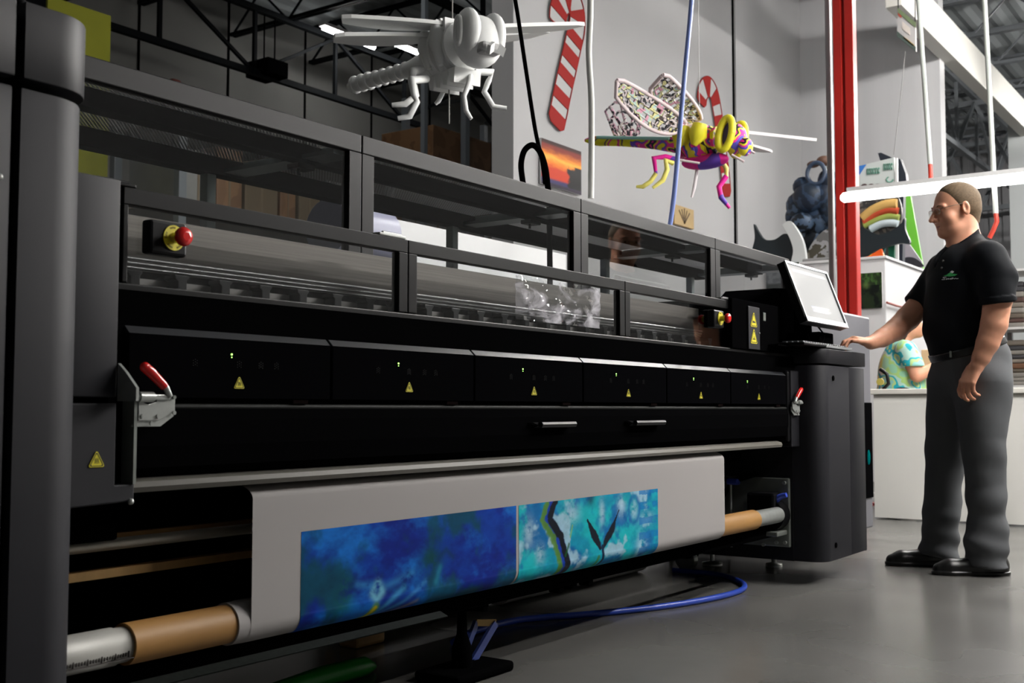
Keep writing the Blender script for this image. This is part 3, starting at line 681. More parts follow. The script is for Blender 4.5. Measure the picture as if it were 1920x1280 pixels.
# legs and feet
for (x, y) in ((5.28, 2.15), (5.27, 2.7), (1.0, 1.95), (0.4, 1.95), (0.4, 2.7), (1.0, 2.7), (6.2, 2.3), (6.2, 2.8)):
    b = MB(); b.cyl((x, y, 0.02), (x, y, 0.115), 0.012, 12); b.tube([(x, y, 0.0), (x, y, 0.014), (x, y, 0.02)], [0.04, 0.04, 0.016], 20); b.build('levelling_foot', M['steel'] if x > 4 else M['black'], PR)
b = MB(); b.box((4.86, 2.40, 0.06), (4.98, 2.52, 0.22), 0.01); b.build('caster_fork', M['black'], PR)
b = MB(); b.cyl((4.90, 2.44, 0.05), (4.94, 2.44, 0.05), 0.05, 20); b.build('caster_wheel', M['plate'], PR)
b = MB(); b.tube([(5.16, 2.42, 0.0), (5.16, 2.42, 0.012), (5.16, 2.42, 0.02)], [0.05, 0.05, 0.012], 20); b.cyl((5.16, 2.42, 0.02), (5.16, 2.42, 0.21), 0.011, 10); b.build('levelling_foot', M['steel'], PR)
# post with a blue tie under the middle
b = MB(); b.tube([(2.60, 2.0, 0.02), (2.60, 2.0, 0.08), (2.60, 2.0, 0.12), (2.60, 2.0, 0.21)], [0.03, 0.03, 0.016, 0.012], 14); b.box((2.48, 1.92, 0.0), (2.75, 2.08, 0.03), 0.01); b.build('support_post', M['black'], PR)
# ================================================================== paper, print and rolls
def paper_profile(n=26, wrap=1.5*math.pi, r=0.0455, off=0.0):
    pts = []
    for i in range(9):     # leaves the platen and bends down
        a = math.pi/2*i/8
        pts.append((1.915-0.065*math.sin(a)-off*math.sin(a), 0.600-0.03*(1-math.cos(a))))
    for i in range(1, 9): pts.append((1.850-off, 0.570+(TZ-0.570)*i/8))
    for i in range(1, n+1):
        a = wrap*i/n; pts.append((TY-(r+off)*math.cos(a), TZ-(r+off)*math.sin(a)))
    return pts
pp = paper_profile()
b = MB(); x0, x1 = 1.672, 4.062
rows = [[(x0+(x1-x0)*j/60, y+0.0003*math.sin(j*0.5+i*0.3)*(1 if i < 17 else 0), z) for j in range(61)] for i, (y, z) in enumerate(pp)]
b.strip(rows)
sheet = tag(b.build('paper_sheet', M['paper']), 'wide white paper sheet hanging under the printer with two blue prints on it', 'paper')
b = MB(); b.cyl((1.640, TY, TZ), (x1, TY, TZ), 0.0448, 40)
b.build('wound_paper', M['paper'], sheet)
# the two prints
def seg_d(U, V, pts):
    d = np.full(U.shape, 9.0)
    for (a, c) in zip(pts[:-1], pts[1:]):
        ax, ay = a; bx_, by_ = c; L = (bx_-ax)**2+(by_-ay)**2+1e-9
        t = np.clip(((U-ax)*(bx_-ax)+(V-ay)*(by_-ay))/L, 0, 1)
        d = np.minimum(d, np.hypot(U-ax-t*(bx_-ax), V-ay-t*(by_-ay)))
    return d
def lin(c): c = np.asarray(c, float)/255.0; return np.where(c <= 0.04045, c/12.92, ((c+0.055)/1.055)**2.4)
def mixc(A, col, m): return A*(1-m[..., None])+lin(col)*m[..., None]
sst = lambda a, b_, x: (lambda t: t*t*(3-2*t))(np.clip((x-a)/(b_-a), 0, 1))
def art_blue(U, V):
    A = np.zeros(U.shape+(3,)); A[:] = lin((8, 62, 165))
    n1 = fbm(U*7, V*4, 5, 3); n2 = fbm(U*5+9, V*2.5, 5, 5); n3 = fbm(U*26, V*14, 4, 8)
    A = mixc(A, (10, 38, 140), sst(0.40, 0.62, n1)); A = mixc(A, (20, 112, 205), sst(0.5, 0.8, n2+0.25*(n3-0.5)+0.22*sst(0.35, 0.9, V)*(U < 0.6)))
    A = mixc(A, (6, 78, 92), 0.85*sst(0.48, 0.72, fbm(U*8+3, V*2.2+4, 5, 12)+0.10*np.exp(-((U-0.62)/0.12)**2)))
    A = mixc(A, (12, 95, 80), 0.8*np.exp(-((U-0.17)/0.035)**2-((V-0.62)/0.16)**2)*sst(0.3, 0.6, n3))
    A = mixc(A, (4, 70, 70), 0.8*np.exp(-((U-0.55)/0.06)**2-((V-0.42)/0.15)**2)*sst(0.3, 0.55, n3))
    for (pts, wd, c, k) in (([(0.22, 0.52), (0.34, 0.58), (0.46, 0.50)], 0.012, (60, 150, 215), .5), ([(0.30, 0.86), (0.36, 0.72), (0.42, 0.62)], 0.01, (70, 160, 215), .7),
                            ([(0.34, 0.84), (0.42, 0.76), (0.52, 0.60)], 0.008, (70, 150, 220), .6), ([(0.28, 0.62), (0.305, 0.53), (0.325, 0.62), (0.30, 0.68), (0.28, 0.62)], 0.012, (120, 195, 225), .9),
                            ([(0.36, 0.92), (0.43, 0.84), (0.49, 0.78)], 0.008, (150, 150, 160), .6), ([(0.58, 0.5), (0.585, 0.4), (0.62, 0.34), (0.655, 0.42)], 0.01, (10, 60, 100), .7),
                            ([(0.57, 0.62), (0.59, 0.5)], 0.012, (40, 140, 170), .6)):
        d = seg_d(U, V*0.32, [(p, q*0.32) for p, q in pts]); A = mixc(A, c, k*np.exp(-(d/wd)**2)*sst(0.2, 0.5, n3+0.1))
    d = seg_d(U, V*0.32, [(0.235, 0.97*0.32), (0.28, 0.88*0.32), (0.30, 0.76*0.32)]); wv = 0.006+0.008*np.exp(-((V-0.8)/0.06)**2)
    A = mixc(A, (210, 190, 30), sst(1.2, 0.7, d/wv)); A = mixc(A, (90, 150, 60), 0.8*np.exp(-((d-0.012)/0.006)**2))
    A *= (0.75+0.5*n3)[..., None]
    return A
def pu(t): return t*3.24/(3.93-t*0.69)
def art_teal(U, V):
    A = np.zeros(U.shape+(3,)); A[:] = lin((10, 150, 185))
    n1 = fbm(U*6, V*3, 5, 21); n2 = fbm(U*9+2, V*3+7, 5, 25); n3 = fbm(U*30, V*16, 4, 28)
    A = mixc(A, (20, 185, 195), sst(0.4, 0.65, n1)); A = mixc(A, (8, 110, 175), sst(0.52, 0.72, n2)); 
    A = mixc(A, (165, 205, 225), 0.9*sst(0.60, 0.74, fbm(U*10, V*4.5, 4, 31)))
    for (cu, cv, ru, rv) in ((0.06, 0.3, .03, .14), (.13, .55, .025, .1), (.33, .17, .05, .1), (.55, .2, .018, .14), (.70, .15, .03, .12), (.80, .22, .025, .12), (.86, .7, .04, .16), (.9, .35, .05, .07)):
        A = mixc(A, (175, 210, 225), 0.8*np.exp(-((U-cu)/ru)**2-((V-cv)/rv)**2)*sst(0.25, 0.6, n3))
    A = mixc(A, (14, 120, 190), 0.8*(U > 0.84)*(np.sin(V*34+3*n1) > 0.1)*sst(0.3, 0.5, n3))
    d = np.abs(np.hypot((U-0.80)/0.5, (V-0.22)*0.32/0.6)-0.085); A = mixc(A, (10, 95, 170), 0.7*np.exp(-(d/0.02)**2))
    br = [(0.23, 0.0), (0.19, 0.19), (0.27, 0.40), (0.325, 0.72), (0.315, 1.0)]
    br = [(pu(a), c) for a, c in br]
    d = seg_d(U, V*0.32, [(p+0.012, q*0.32) for p, q in br]); A = mixc(A, (12, 60, 170), sst(1.2, 0.8, d/(0.024+0.01*V)))
    d = seg_d(U, V*0.32, [(p+0.028, q*0.32) for p, q in br]); A = mixc(A, (8, 16, 30), sst(1.3, 0.8, (d+0.004*(n3-.5)*4)/0.016))
    d = seg_d(U, V*0.32, [(p-0.022, q*0.32) for p, q in br]); A = mixc(A, (90, 140, 20), 0.9*sst(1.3, 0.6, (d+0.02*(n3-.5))/0.016))
    for pts in ([(0.495, 0.27), (0.545, 0.46), (0.585, 0.62)], [(0.72, 0.20), (0.665, 0.42), (0.605, 0.62)]):
        pts = [(pu(a), c) for a, c in pts]
        d = seg_d(U, V*0.32, [(p, q*0.32) for p, q in pts]); wd = 0.004+0.016*np.exp(-((V-0.47)/0.13)**2)
        A = mixc(A, (10, 22, 38), sst(1.2, 0.8, (d+0.012*(n3-.5))/wd))
    d = seg_d(U, V*0.32, [(pu(a), c*0.32) for a, c in ((0.6, .6), (0.61, .75), (0.57, 1.0))]); A = mixc(A, (12, 40, 70), sst(1.3, 0.6, d/0.009))
    d = seg_d(U, V*0.32, [(pu(a), c*0.32) for a, c in ((0.575, .72), (0.55, 1.0))]); A = mixc(A, (70, 130, 30), 0.8*sst(1.3, 0.5, d/0.011))
    d = seg_d(U, V*0.32, [(pu(a), c*0.32) for a, c in ((0.36, .5), (0.335, .62))]); A = mixc(A, (20, 90, 40), 0.8*sst(1.3, 0.6, d/0.006))
    d = seg_d(U, V*0.32, [(pu(a), c*0.32) for a, c in ((0.385, .3), (0.37, .42))]); A = mixc(A, (150, 190, 60), 0.6*sst(1.3, 0.5, d/0.005))
    A = mixc(A, (12, 50, 80), 0.8*np.exp(-((U-0.47)/0.03)**2-((V-0.03)/0.08)**2))
    A *= (0.8+0.4*n3)[..., None]
    return A
def print_mesh(name, xa, xb, fn, label):
    prof = [(y, z) for (y, z) in paper_profile(40, math.pi*0.75, off=0.0009) if True]
    # keep from z = .488 down, resampled evenly along the sheet
    P = np.array(prof); i0 = np.argmax(P[:, 1] < 0.56); P = P[i0:]
    sl = np.r_[0, np.cumsum(np.hypot(*np.diff(P, axis=0).T))]
    z0 = 0.488; s0 = np.interp(-z0, -P[:8, 1], sl[:8]); nv, nu = 150, 330
    ss = np.linspace(s0, sl[-1], nv); Y = np.interp(ss, sl, P[:, 0]); Z = np.interp(ss, sl, P[:, 1])
    xs = np.linspace(xa, xb, nu); U, Vv = np.meshgrid(np.linspace(0, 1, nu), (ss-s0)/0.27)
    V3 = np.stack([np.broadcast_to(xs, U.shape), np.broadcast_to(Y[:, None], U.shape), np.broadcast_to(Z[:, None], U.shape)], -1).reshape(-1, 3)
    idx = np.arange(nv*nu).reshape(nv, nu); F = np.stack([idx[:-1, :-1], idx[:-1, 1:], idx[1:, 1:], idx[1:, :-1]], -1).reshape(-1, 4)
    o = fromarrays(name, V3, F, attr_mat(name+'_ink', 0.55), sheet)
    ca = o.data.color_attributes.new('paint', 'FLOAT_COLOR', 'POINT')
    A = np.clip(0.88*fn(U, Vv).reshape(-1, 3), 0, 1); ca.data.foreach_set('color', np.c_[A, np.ones(len(A))].ravel())
    o['label'] = label
    return o
print_mesh('print', 1.815, 2.655, art_blue, 'deep blue abstract print')
print_mesh('print', 2.668, 3.512, art_teal, 'turquoise abstract print with dark branches')
b = MB()
n = 40; ro, ri = 0.0405, 0.036
b.cyl((1.388, TY, TZ), (4.435, TY, TZ), ro, 40)
t = tag(b.build('cardboard_tube', M['card']), 'long brown cardboard tube with the printed paper wound on it', 'cardboard tube')
# ------------------------------------------------------------------ screen, keyboard
SC = thing('computer_screen', (4.95, 1.84, 1.03), 'flat silver-edged computer screen standing on the right end of the printer', 'monitor')
A, Bq, Cq, D = Vector((4.625, 1.80, 1.405)), Vector((5.135, 1.80, 1.41)), Vector((5.245, 1.762, 1.140)), Vector((4.725, 1.762, 1.137))
# rebuilt as a true rectangle leaning back
wv = Vector((1, 0, 0)); ctr = Vector((4.937, 1.79, 1.272)); hv = Vector((-0.0, 0.10, 0.27)).normalized(); hw, hh = 0.262, 0.141
rl = Matrix.Rotation(math.radians(0), 3, 'Y')
nv_ = wv.cross(hv).normalized()      # faces -y
if nv_.y > 0: nv_ = -nv_
def scp(a, c, d=0): return ctr+wv*a+hv*c+nv_*d
# measured lean: the screen's top sits left of its foot, so it is rolled a little
rollm = Matrix.Rotation(math.radians(0.0), 3, nv_)
m_sil = mat('screen_silver', (0.45, 0.47, 0.48), 0.35, 0.5)
def scr_box(a0, a1, c0, c1, d0, d1, nm, m, par):
    b = MB(); ps = [scp(a0, c0, d1), scp(a1, c0, d1), scp(a1, c1, d1), scp(a0, c1, d1)]; qs = [scp(a0, c0, d0), scp(a1, c0, d0), scp(a1, c1, d0), scp(a0, c1, d0)]
    v1 = [b.bm.verts.new(p) for p in ps]; v2 = [b.bm.verts.new(p) for p in qs]
    fs = [b.bm.faces.new(v1), b.bm.faces.new(list(reversed(v2)))]
    for i in range(4): fs.append(b.bm.faces.new((v1[(i+1) % 4], v1[i], v2[i], v2[(i+1) % 4])))
    bmesh.ops.recalc_face_normals(b.bm, faces=fs)
    return b.build(nm, m, par)
case = scr_box(-hw, hw, -hh, hh, -0.035, 0.0, 'casing', M['blackgl'], SC)
b = MB()
for (a0, a1, c0, c1) in ((-hw-0.002, hw+0.002, -hh-0.002, -hh+0.02), (-hw-0.002, hw+0.002, hh-0.008, hh+0.002), (-hw-0.002, -hw+0.009, -hh, hh), (hw-0.010, hw+0.002, -hh, hh)):
    ps = [scp(a0, c0, 0.003), scp(a1, c0, 0.003), scp(a1, c1, 0.003), scp(a0, c1, 0.003)]; b.slab(ps, 0.008)
b.build('bezel', m_sil, SC)
m_scr = mat('lit_screen', (0.04, 0.04, 0.04), 0.6, emis=(0.86, 0.85, 0.83), estr=0.60, spec=0.1)
pan = scr_box(-hw+0.009, hw-0.022, -hh+0.02, hh-0.008, -0.002, 0.001, 'screen_panel', m_scr, SC)
b = MB()
for k in range(4): b.slab([scp(-0.13+0.0*k, -0.062-0.008*k, 0.0015), scp(0.10-0.03*(k % 2), -0.062-0.008*k, 0.0015), scp(0.10-0.03*(k % 2), -0.059-0.008*k, 0.0015), scp(-0.13, -0.059-0.008*k, 0.0015)], 0.0006)
b.slab([scp(-0.2, 0.10, 0.0015), scp(0.2, 0.10, 0.0015), scp(0.2, 0.112, 0.0015), scp(-0.2, 0.112, 0.0015)], 0.0006)
b.build('screen_text', mat('screen_lines', (0.04, 0.04, 0.05), 0.4, emis=(0.70, 0.70, 0.84), estr=0.6), pan)
b = MB(); b.ball(scp(0.06, -hh+0.009, 0.007), 0.006); b.build('power_light', emit('white_led', (1, 1, 1), 2), SC)
b = MB(); b.bar(scp(0.05, 0.02, -0.035), scp(0.05, -0.02, -0.10), 0.09, 0.09); b.bar((5.0, 1.88, 1.028), (5.0, 1.88, 1.28), 0.07, 0.04); b.box((4.92, 1.82, 1.028), (5.12, 1.97, 1.043), 0.004); b.build('stand', M['black'], SC)
b = MB(); b.tube([(4.86, 1.81, 1.14), (4.85, 1.80, 1.09), (4.87, 1.80, 1.05), (4.90, 1.82, 1.035)], 0.0045, 8); b.tube([(5.0, 1.81, 1.14), (5.03, 1.79, 1.10), (5.0, 1.79, 1.06), (4.96, 1.81, 1.036)], 0.004, 8); b.build('cable', M['black'], SC)
b = MB(); b.box((5.0, 1.80, 1.0285), (5.18, 1.99, 1.115), 0.006); b.build('screen_base', M['black'], SC)
KB = thing('keyboard', (4.98, 1.78, 1.030), 'thin black and silver keyboard under the hand of the man', 'keyboard')
b = MB(); b.box((4.60, 1.725, 1.034), (5.20, 1.845, 1.046), 0.003); b.build('tray', M['blackgl'], KB)
b = MB(); b.box((4.86, 1.721, 1.034), (5.202, 1.726, 1.045), 0.001); b.build('front_edge', m_sil, KB)
b = MB()
for k in range(19):
    for r in range(4): b.box((4.622+k*0.0295, 1.737+r*0.025, 1.0455), (4.646+k*0.0295, 1.757+r*0.025, 1.053), 0.002, 1)
b.build('keys', mat('key_caps', (0.05, 0.05, 0.055), 0.4), KB)
b = MB(); b.box((4.50, 1.80, 1.0285), (4.81, 2.2, 1.034)); b.build('shelf', M['black'], PR)
# ------------------------------------------------------------------ things on the floor below the printer
b = MB()
hp = [(2.92, 2.28, .012), (3.07, 2.33, .012), (3.35, 2.33, .012), (3.62, 2.17, .012), (3.92, 2.03, .012), (4.2, 1.96, .012), (4.42, 1.95, .012), (4.58, 2.0, .012), (4.70, 2.10, .012), (4.80, 2.25, .012), (4.80, 2.45, .012)]
def spline(P, n=8):
    P = [Vector(p) for p in P]; out = []
    for i in range(len(P)-1):
        p0, p1, p2, p3 = P[max(i-1, 0)], P[i], P[i+1], P[min(i+2, len(P)-1)]
        for k in range(n):
            t = k/n; out.append(0.5*((2*p1)+(p2-p0)*t+(2*p0-5*p1+4*p2-p3)*t*t+(3*p1-p0-3*p2+p3)*t**3))
    return out+[P[-1]]
b.tube(spline(hp), 0.012, 10)
tag(b.build('air_hose', mat('blue_hose', (0.02, 0.06, 0.42), 0.35)), 'blue hose curving across the floor under the printer', 'hose')
def roll(p, q, r, m, label, mend=None):
    o = MB().cyl(p, q, r, 28).build('paper_roll', m); tag(o, label, 'paper roll')
    d = (Vector(q)-Vector(p)).normalized()*0.002
    MB().cyl(Vector(p)-d, Vector(p), r*0.45, 16).build('core', M['card'], o)
    return o
m_oldpaper = mat('off_white_paper', (0.55, 0.54, 0.52), 0.7, noise=0.1, nscale=4)
roll((3.62, 2.62, 0.085), (4.75, 2.62, 0.085), 0.085, m_oldpaper, 'white paper roll lying on the floor under the printer, the farther of two')
roll((2.75, 2.66, 0.065), (3.56, 2.66, 0.065), 0.065, mat('grey_paper', (0.18, 0.17, 0.15), 0.7), 'greyish paper roll on the floor behind the black support post')
tag(MB().box((2.70, 2.5, 0), (2.84, 2.58, 0.05), 0.01).build('wooden_block', M['wood']), 'small brown wooden block on the floor behind the black support post', 'block')
lv = thing('strap_handle', (2.72, 2.05, 0.0), 'blue looped handle lying against the black support post', 'handle')
b = MB(); b.bar((2.62, 2.02, 0.03), (2.72, 2.04, 0.13), 0.010, 0.024); b.bar((2.67, 2.02, 0.02), (2.79, 2.02, 0.12), 0.010, 0.024); b.bar((2.62, 2.02, 0.022), (2.68, 2.02, 0.022), 0.010, 0.024); b.build('loop', mat('dull_blue', (0.03, 0.05, 0.20), 0.45), lv)
b = MB(); b.bar((2.72, 2.04, 0.13), (2.79, 2.02, 0.122), 0.008, 0.02); b.build('brass_end', mat('brass_end', (0.30, 0.2, 0.08), 0.4, 0.7), lv)
p = onZ(655, 1275, 0)
b = MB(); b.tube([(p.x-0.32, p.y+0.02, 0.02), (p.x-0.1, p.y, 0.03), (p.x+0.06, p.y, 0.028), (p.x+0.12, p.y+0.02, 0.015)], [0.02, 0.03, 0.028, 0.012], 12)
tag(b.build('green_hose_end', mat('green_plastic', (0.02, 0.30, 0.03), 0.4)), 'bright green hose end on the floor at the bottom edge of the picture', 'hose')
# ================================================================== hanging insects
m_foam = mat('white_foam_board', (0.90, 0.91, 0.90), 0.6)
m_print = patches('insect_print', [(0.75, 0.02, 0.25), (0.01, 0.01, 0.02), (0.80, 0.70, 0.02), (0.80, 0.03, 0.30), (0.10, 0.08, 0.5), (0.78, 0.68, 0.03)], 9.0, 0.5, 1.5)
m_yel = mat('yellow_board', (0.80, 0.72, 0.03), 0.5)
m_pink = patches('pink_print', [(0.85, 0.03, 0.32), (0.75, 0.02, 0.3), (0.12, 0.05, 0.4)], 5.0, 0.5, 1.0)
m_legy = mat('pale_yellow_board', (0.80, 0.72, 0.16), 0.5)
m_wcell = patches('wing_cells', [(0.04, 0.04, 0.05), (0.72, 0.64, 0.64), (0.04, 0.04, 0.05), (0.76, 0.72, 0.36), (0.50, 0.66, 0.62), (0.70, 0.36, 0.46)], 14, 0.5, 1.5)
m_wedge = mat('pale_pink_edge', (0.75, 0.62, 0.64), 0.5)
m_cyanb = mat('pale_cyan_board', (0.35, 0.68, 0.62), 0.5)
def wing_outline(root, tip, side, chord, n=14, sweep=0.15):
    """points round a dragonfly wing from root to tip; side is the chord direction"""
    root, tip, side = Vector(root), Vector(tip), Vector(side)
    f = lambda t: 0.22+0.95*math.sin(math.pi*min(1, t**0.7*0.86+0.02))**0.9 if t < 1 else 0.05
    top = []; bot = []
    for i in range(n+1):
        t = i/n; c = chord*f(t); p = root.lerp(tip, t)
        top.append(p+side*(0.18*c)); bot.append(p-side*(0.82*c))
    return top, bot
def wing_solid(root, tip, side, chord, th, m, parent):
    top, bot = wing_outline(root, tip, side, chord)
    o = MB().slab(top+list(reversed(bot)), th).build('wing', m, parent); return o
def wing_lattice(root, tip, side, chord, m_e, m_c, parent, ncell=7, th=0.018):
    top, bot = wing_outline(root, tip, side, chord); n = len(top)
    b = MB()
    for L in (top, bot): b.tube(L, 0.013, 6)
    b.tube([top[-1], bot[-1]], 0.011, 6); b.tube([top[0], bot[0]], 0.011, 6)
    o = b.build('wing', m_e, parent)
    b = MB(); K = 5
    for k in range(1, K):
        ln = [top[i].lerp(bot[i], k/K) for i in range(n)]; b.tube(ln, 0.007, 5)
    for k in range(K):
        for i in range(1+(k % 2), n-1, 2):
            g = 0.18
            q = [top[i].lerp(bot[i], (k+g)/K), top[i+1].lerp(bot[i+1], (k+g)/K), top[i+1].lerp(bot[i+1], (k+1-g)/K), top[i].lerp(bot[i], (k+1-g)/K)]
            b.slab(q, 0.012)
            b.bar(top[i].lerp(bot[i], k/K), top[i].lerp(bot[i], (k+1)/K), 0.008, 0.008)
    b.build('veins', m_c, o)
    return o
def discs(b, c, ax, r, n, gap, th, rz=1.0):
    """row of cut-out board discs along an axis, as slotted foam models are made"""
    pass
def blob(b, c, ax, up, rl, rw, rh):
    """ellipsoid along an axis"""
    ax = ax.normalized(); s = ax.cross(up).normalized(); u = s.cross(ax)
    R = Matrix((ax, s, u)).transposed()
    b.ball(c, 1.0, (rl, rw, rh), 24, R)
# ---- white one: nose to the right and towards the camera
C = atD(848, 100, 6.0)
bn = (RT*0.56-Vector((FW.x, FW.y, 0)).normalized()*0.83).normalized(); bn = Vector((bn.x, bn.y, -0.02)).normalized()
wn = Vector((RT*0.83+Vector((FW.x, FW.y, 0)).normalized()*0.56)); wn.z = 0; wn.normalize()
upz = Vector((0, 0, 1))
WI = thing('dragonfly_model', C, 'big plain white foam dragonfly hanging above the printer', 'hanging insect model')
b = MB()
blob(b, C+bn*-0.02, bn, upz, 0.17, 0.125, 0.15)
for k in range(5):   # stepped board layers on the back and flanks
    s = -0.12+k*0.06
    b.tube([C+bn*(s-0.012)+upz*0.01, C+bn*(s+0.012)+upz*0.01], 0.155-0.012*abs(k-2), 24)
b.build('thorax', m_foam, WI)
for s in (-1, 1):   # flank plates and a hump of stacked boards over the wing roots
    b = MB()
    for dx, rz in ((-0.07, 0.12), (0.05, 0.13)):
        e = C+bn*dx+wn*s*0.118+upz*0.0
        b.tube([e+upz*rz*0.9-bn*0.02, e+upz*0.02, e-upz*rz*0.8+bn*0.03], [0.03, 0.05, 0.012], 12)
    b.build('flank_plate', m_foam, WI)
b = MB()
for k in range(5): b.bar(C+bn*(-0.10+k*0.045)+upz*0.12-wn*0.10, C+bn*(-0.10+k*0.045)+upz*0.12+wn*0.10, 0.022, 0.09-0.012*abs(k-2))
b.build('back_hump', m_foam, WI)
b = MB()
for k in range(4): b.slab([C+bn*(-0.12+k*0.07)-upz*0.12, C+bn*(-0.05+k*0.07)-upz*0.12, C+bn*(-0.06+k*0.07)-upz*0.20, C+bn*(-0.10+k*0.07)-upz*0.19], 0.16)
b.build('belly_plates', m_foam, WI)
H = C+bn*0.26+upz*-0.005
b = MB(); blob(b, H, bn, upz, 0.115, 0.13, 0.135); hd = b.build('head', m_foam, WI)
for s in (-1, 1):
    e = H+wn*s*0.075+upz*0.035+bn*0.01
    b = MB(); blob(b, e, wn*s, upz, 0.055, 0.105, 0.125); eo = b.build('eye', m_foam, hd)
    b = MB()
    q = [e+wn*s*0.052+(bn*math.cos(a)*0.030+upz*math.sin(a)*0.072) for a in [i*math.pi*2/24 for i in range(25)]]
    b.tube(q, 0.011, 8); b.build('rim', m_foam, eo)
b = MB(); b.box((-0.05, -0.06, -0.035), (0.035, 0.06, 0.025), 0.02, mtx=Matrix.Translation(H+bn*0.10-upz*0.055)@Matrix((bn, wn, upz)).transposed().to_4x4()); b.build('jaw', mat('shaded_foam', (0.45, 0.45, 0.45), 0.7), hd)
b = MB()
for s in (-1, 1): b.slab([H+bn*0.17+wn*s*0.02-upz*0.045, H+bn*0.18+wn*s*0.05-upz*0.07, H+bn*0.16+wn*s*0.045-upz*0.11, H+bn*0.15+wn*s*0.012-upz*0.085], 0.02)
b.build('mandibles', m_foam, hd)
T = atD(655, 162, 6.78); r0 = C-bn*0.14-upz*0.01
b = MB(); N = 12; b.tube([r0.lerp(T, i/N) for i in range(N+1)], [0.085, 0.078, 0.066, 0.052, 0.044, 0.040, 0.038, 0.038, 0.039, 0.042, 0.046, 0.044, 0.020], 14)
for i in range(3, 12):
    p = r0.lerp(T, i/N); d = (T-r0).normalized(); b.tube([p-d*0.010, p+d*0.006], [0.044+0.004*(i > 8), 0.050+0.004*(i > 8)], 14)
b.build('abdomen', m_foam, WI)
fr = C+bn*0.06+upz*0.13; hr = C-bn*0.07+upz*0.10
wing_solid(fr-wn*0.05, atD(641, 31, 5.72), bn, 0.15, 0.02, m_foam, WI); wing_solid(hr-wn*0.05, atD(628, 66, 5.70), bn, 0.19, 0.02, m_foam, WI)
wing_solid(fr+wn*0.05, atD(1096, 45, 6.42), bn, 0.15, 0.02, m_foam, WI); wing_solid(hr+wn*0.05, atD(1030, 58, 6.50), bn, 0.19, 0.02, m_foam, WI)
def leg(pts, D, r, m, parent, r2=None):
    P = [atD(x, y, d) for (x, y), d in zip(pts, D)]
    b = MB(); b.tube(P, [r, r*1.15]+[r*0.85]*(len(P)-3)+[r*0.6], 8); b.build('leg', m, parent)
leg([(790, 130), (774, 134), (774, 150), (781, 178), (760, 195), (735, 197)], [5.95, 5.85, 5.83, 5.82, 5.8, 5.8], 0.020, m_foam, WI)
leg([(800, 148), (772, 150), (776, 178), (782, 190), (768, 218), (746, 222)], [5.85, 5.72, 5.7, 5.7, 5.7, 5.7], 0.020, m_foam, WI)
leg([(838, 140), (834, 150), (832, 170), (822, 190), (816, 195)], [6.05, 6.1, 6.1, 6.1, 6.1], 0.015, m_foam, WI)
leg([(882, 140), (880, 155), (870, 180), (874, 208), (884, 223)], [5.9, 5.8, 5.78, 5.76, 5.76], 0.015, m_foam, WI)
leg([(890, 134), (922, 136), (916, 152), (908, 172), (925, 200), (950, 203)], [5.95, 6.0, 6.0, 6.0, 6.0, 6.0], 0.019, m_foam, WI)
b = MB(); b.tube([C+upz*0.14, C+upz*3.9], 0.0035, 6); b.tube([atD(842, 150, 6.0), atD(842, 232, 6.0)], 0.0045, 6); b.build('string', mat('thin_string', (0.3, 0.3, 0.28), 0.6), WI)
# ---- printed one
D0 = 7.4
C = atD(1312, 268, D0)
bn = (RT*0.80-Vector((FW.x, FW.y, 0)).normalized()*0.60); bn.z = -0.03; bn.normalize()
wn = (RT*0.60+Vector((FW.x, FW.y, 0)).normalized()*0.80); wn.z = 0; wn.normalize()
CI = thing('dragonfly_model', C, 'pink, yellow and black printed dragonfly hanging in front of the white wall', 'hanging insect model')
b = MB(); blob(b, C, bn, upz, 0.15, 0.11, 0.115)
for k in range(5): b.tube([C+bn*(-0.13+k*0.065-0.01), C+bn*(-0.13+k*0.065+0.01)], 0.118-0.012*abs(k-2), 20)
b.build('thorax', m_print, CI)
for s in (-1, 1):
    b = MB()
    for k, dx in ((0, -0.05), (1, 0.07)):
        e = C+bn*dx-wn*0.125*s+upz*0.02
        b.tube([e+bn*0.00+upz*0.075, e+upz*0.0+bn*-0.02, e-upz*0.06-bn*0.05], [0.045, 0.062, 0.02], 14)
    b.build('flank_plate', m_yel, CI)
H = C+bn*0.25
b = MB(); blob(b, H, bn, upz, 0.08, 0.09, 0.10); hd = b.build('head', m_print, CI)
for s in (-1, 1):
    e = H-wn*0.075*s+upz*0.015-bn*0.02
    b = MB(); q = [e-wn*s*0.02+(bn*(math.cos(a)*0.045+math.sin(a)*0.02)+upz*math.sin(a)*0.10) for a in [i*math.pi*2/24 for i in range(25)]]
    b.tube(q, 0.024, 10); eo = b.build('eye', m_yel, hd)
    b = MB(); blob(b, e-wn*s*0.005, wn, upz, 0.012, 0.035, 0.08); b.build('eye_inset', mat('dark_print', (0.05, 0.03, 0.12), 0.5), eo)
for (a, c) in (((1385, 272), (1415, 287)), ((1372, 290), (1395, 303)), ((1398, 262), (1403, 290)), ((1275, 300), (1312, 306))):
    b = MB(); b.tube([atD(*a, D0-0.2), atD(*c, D0-0.22)], 0.008, 6); b.build('white_edge', m_wedge, hd)
b = MB(); blob(b, H+bn*0.07-upz*0.06, bn, upz, 0.05, 0.06, 0.06); b.build('jaw', m_print, hd)
b = MB(); blob(b, atD(1322, 302, D0-0.03), bn, upz, 0.17, 0.06, 0.055); b.build('underside', m_pink, CI)
T = atD(1098, 263, D0+0.62); r0 = C-bn*0.12
b = MB(); N = 12; ar = [0.06, 0.055, 0.048, 0.04, 0.036, 0.033, 0.031, 0.030, 0.030, 0.032, 0.036, 0.032, 0.012]; b.tube([r0.lerp(T, i/N) for i in range(7)], ar[:7], 12)
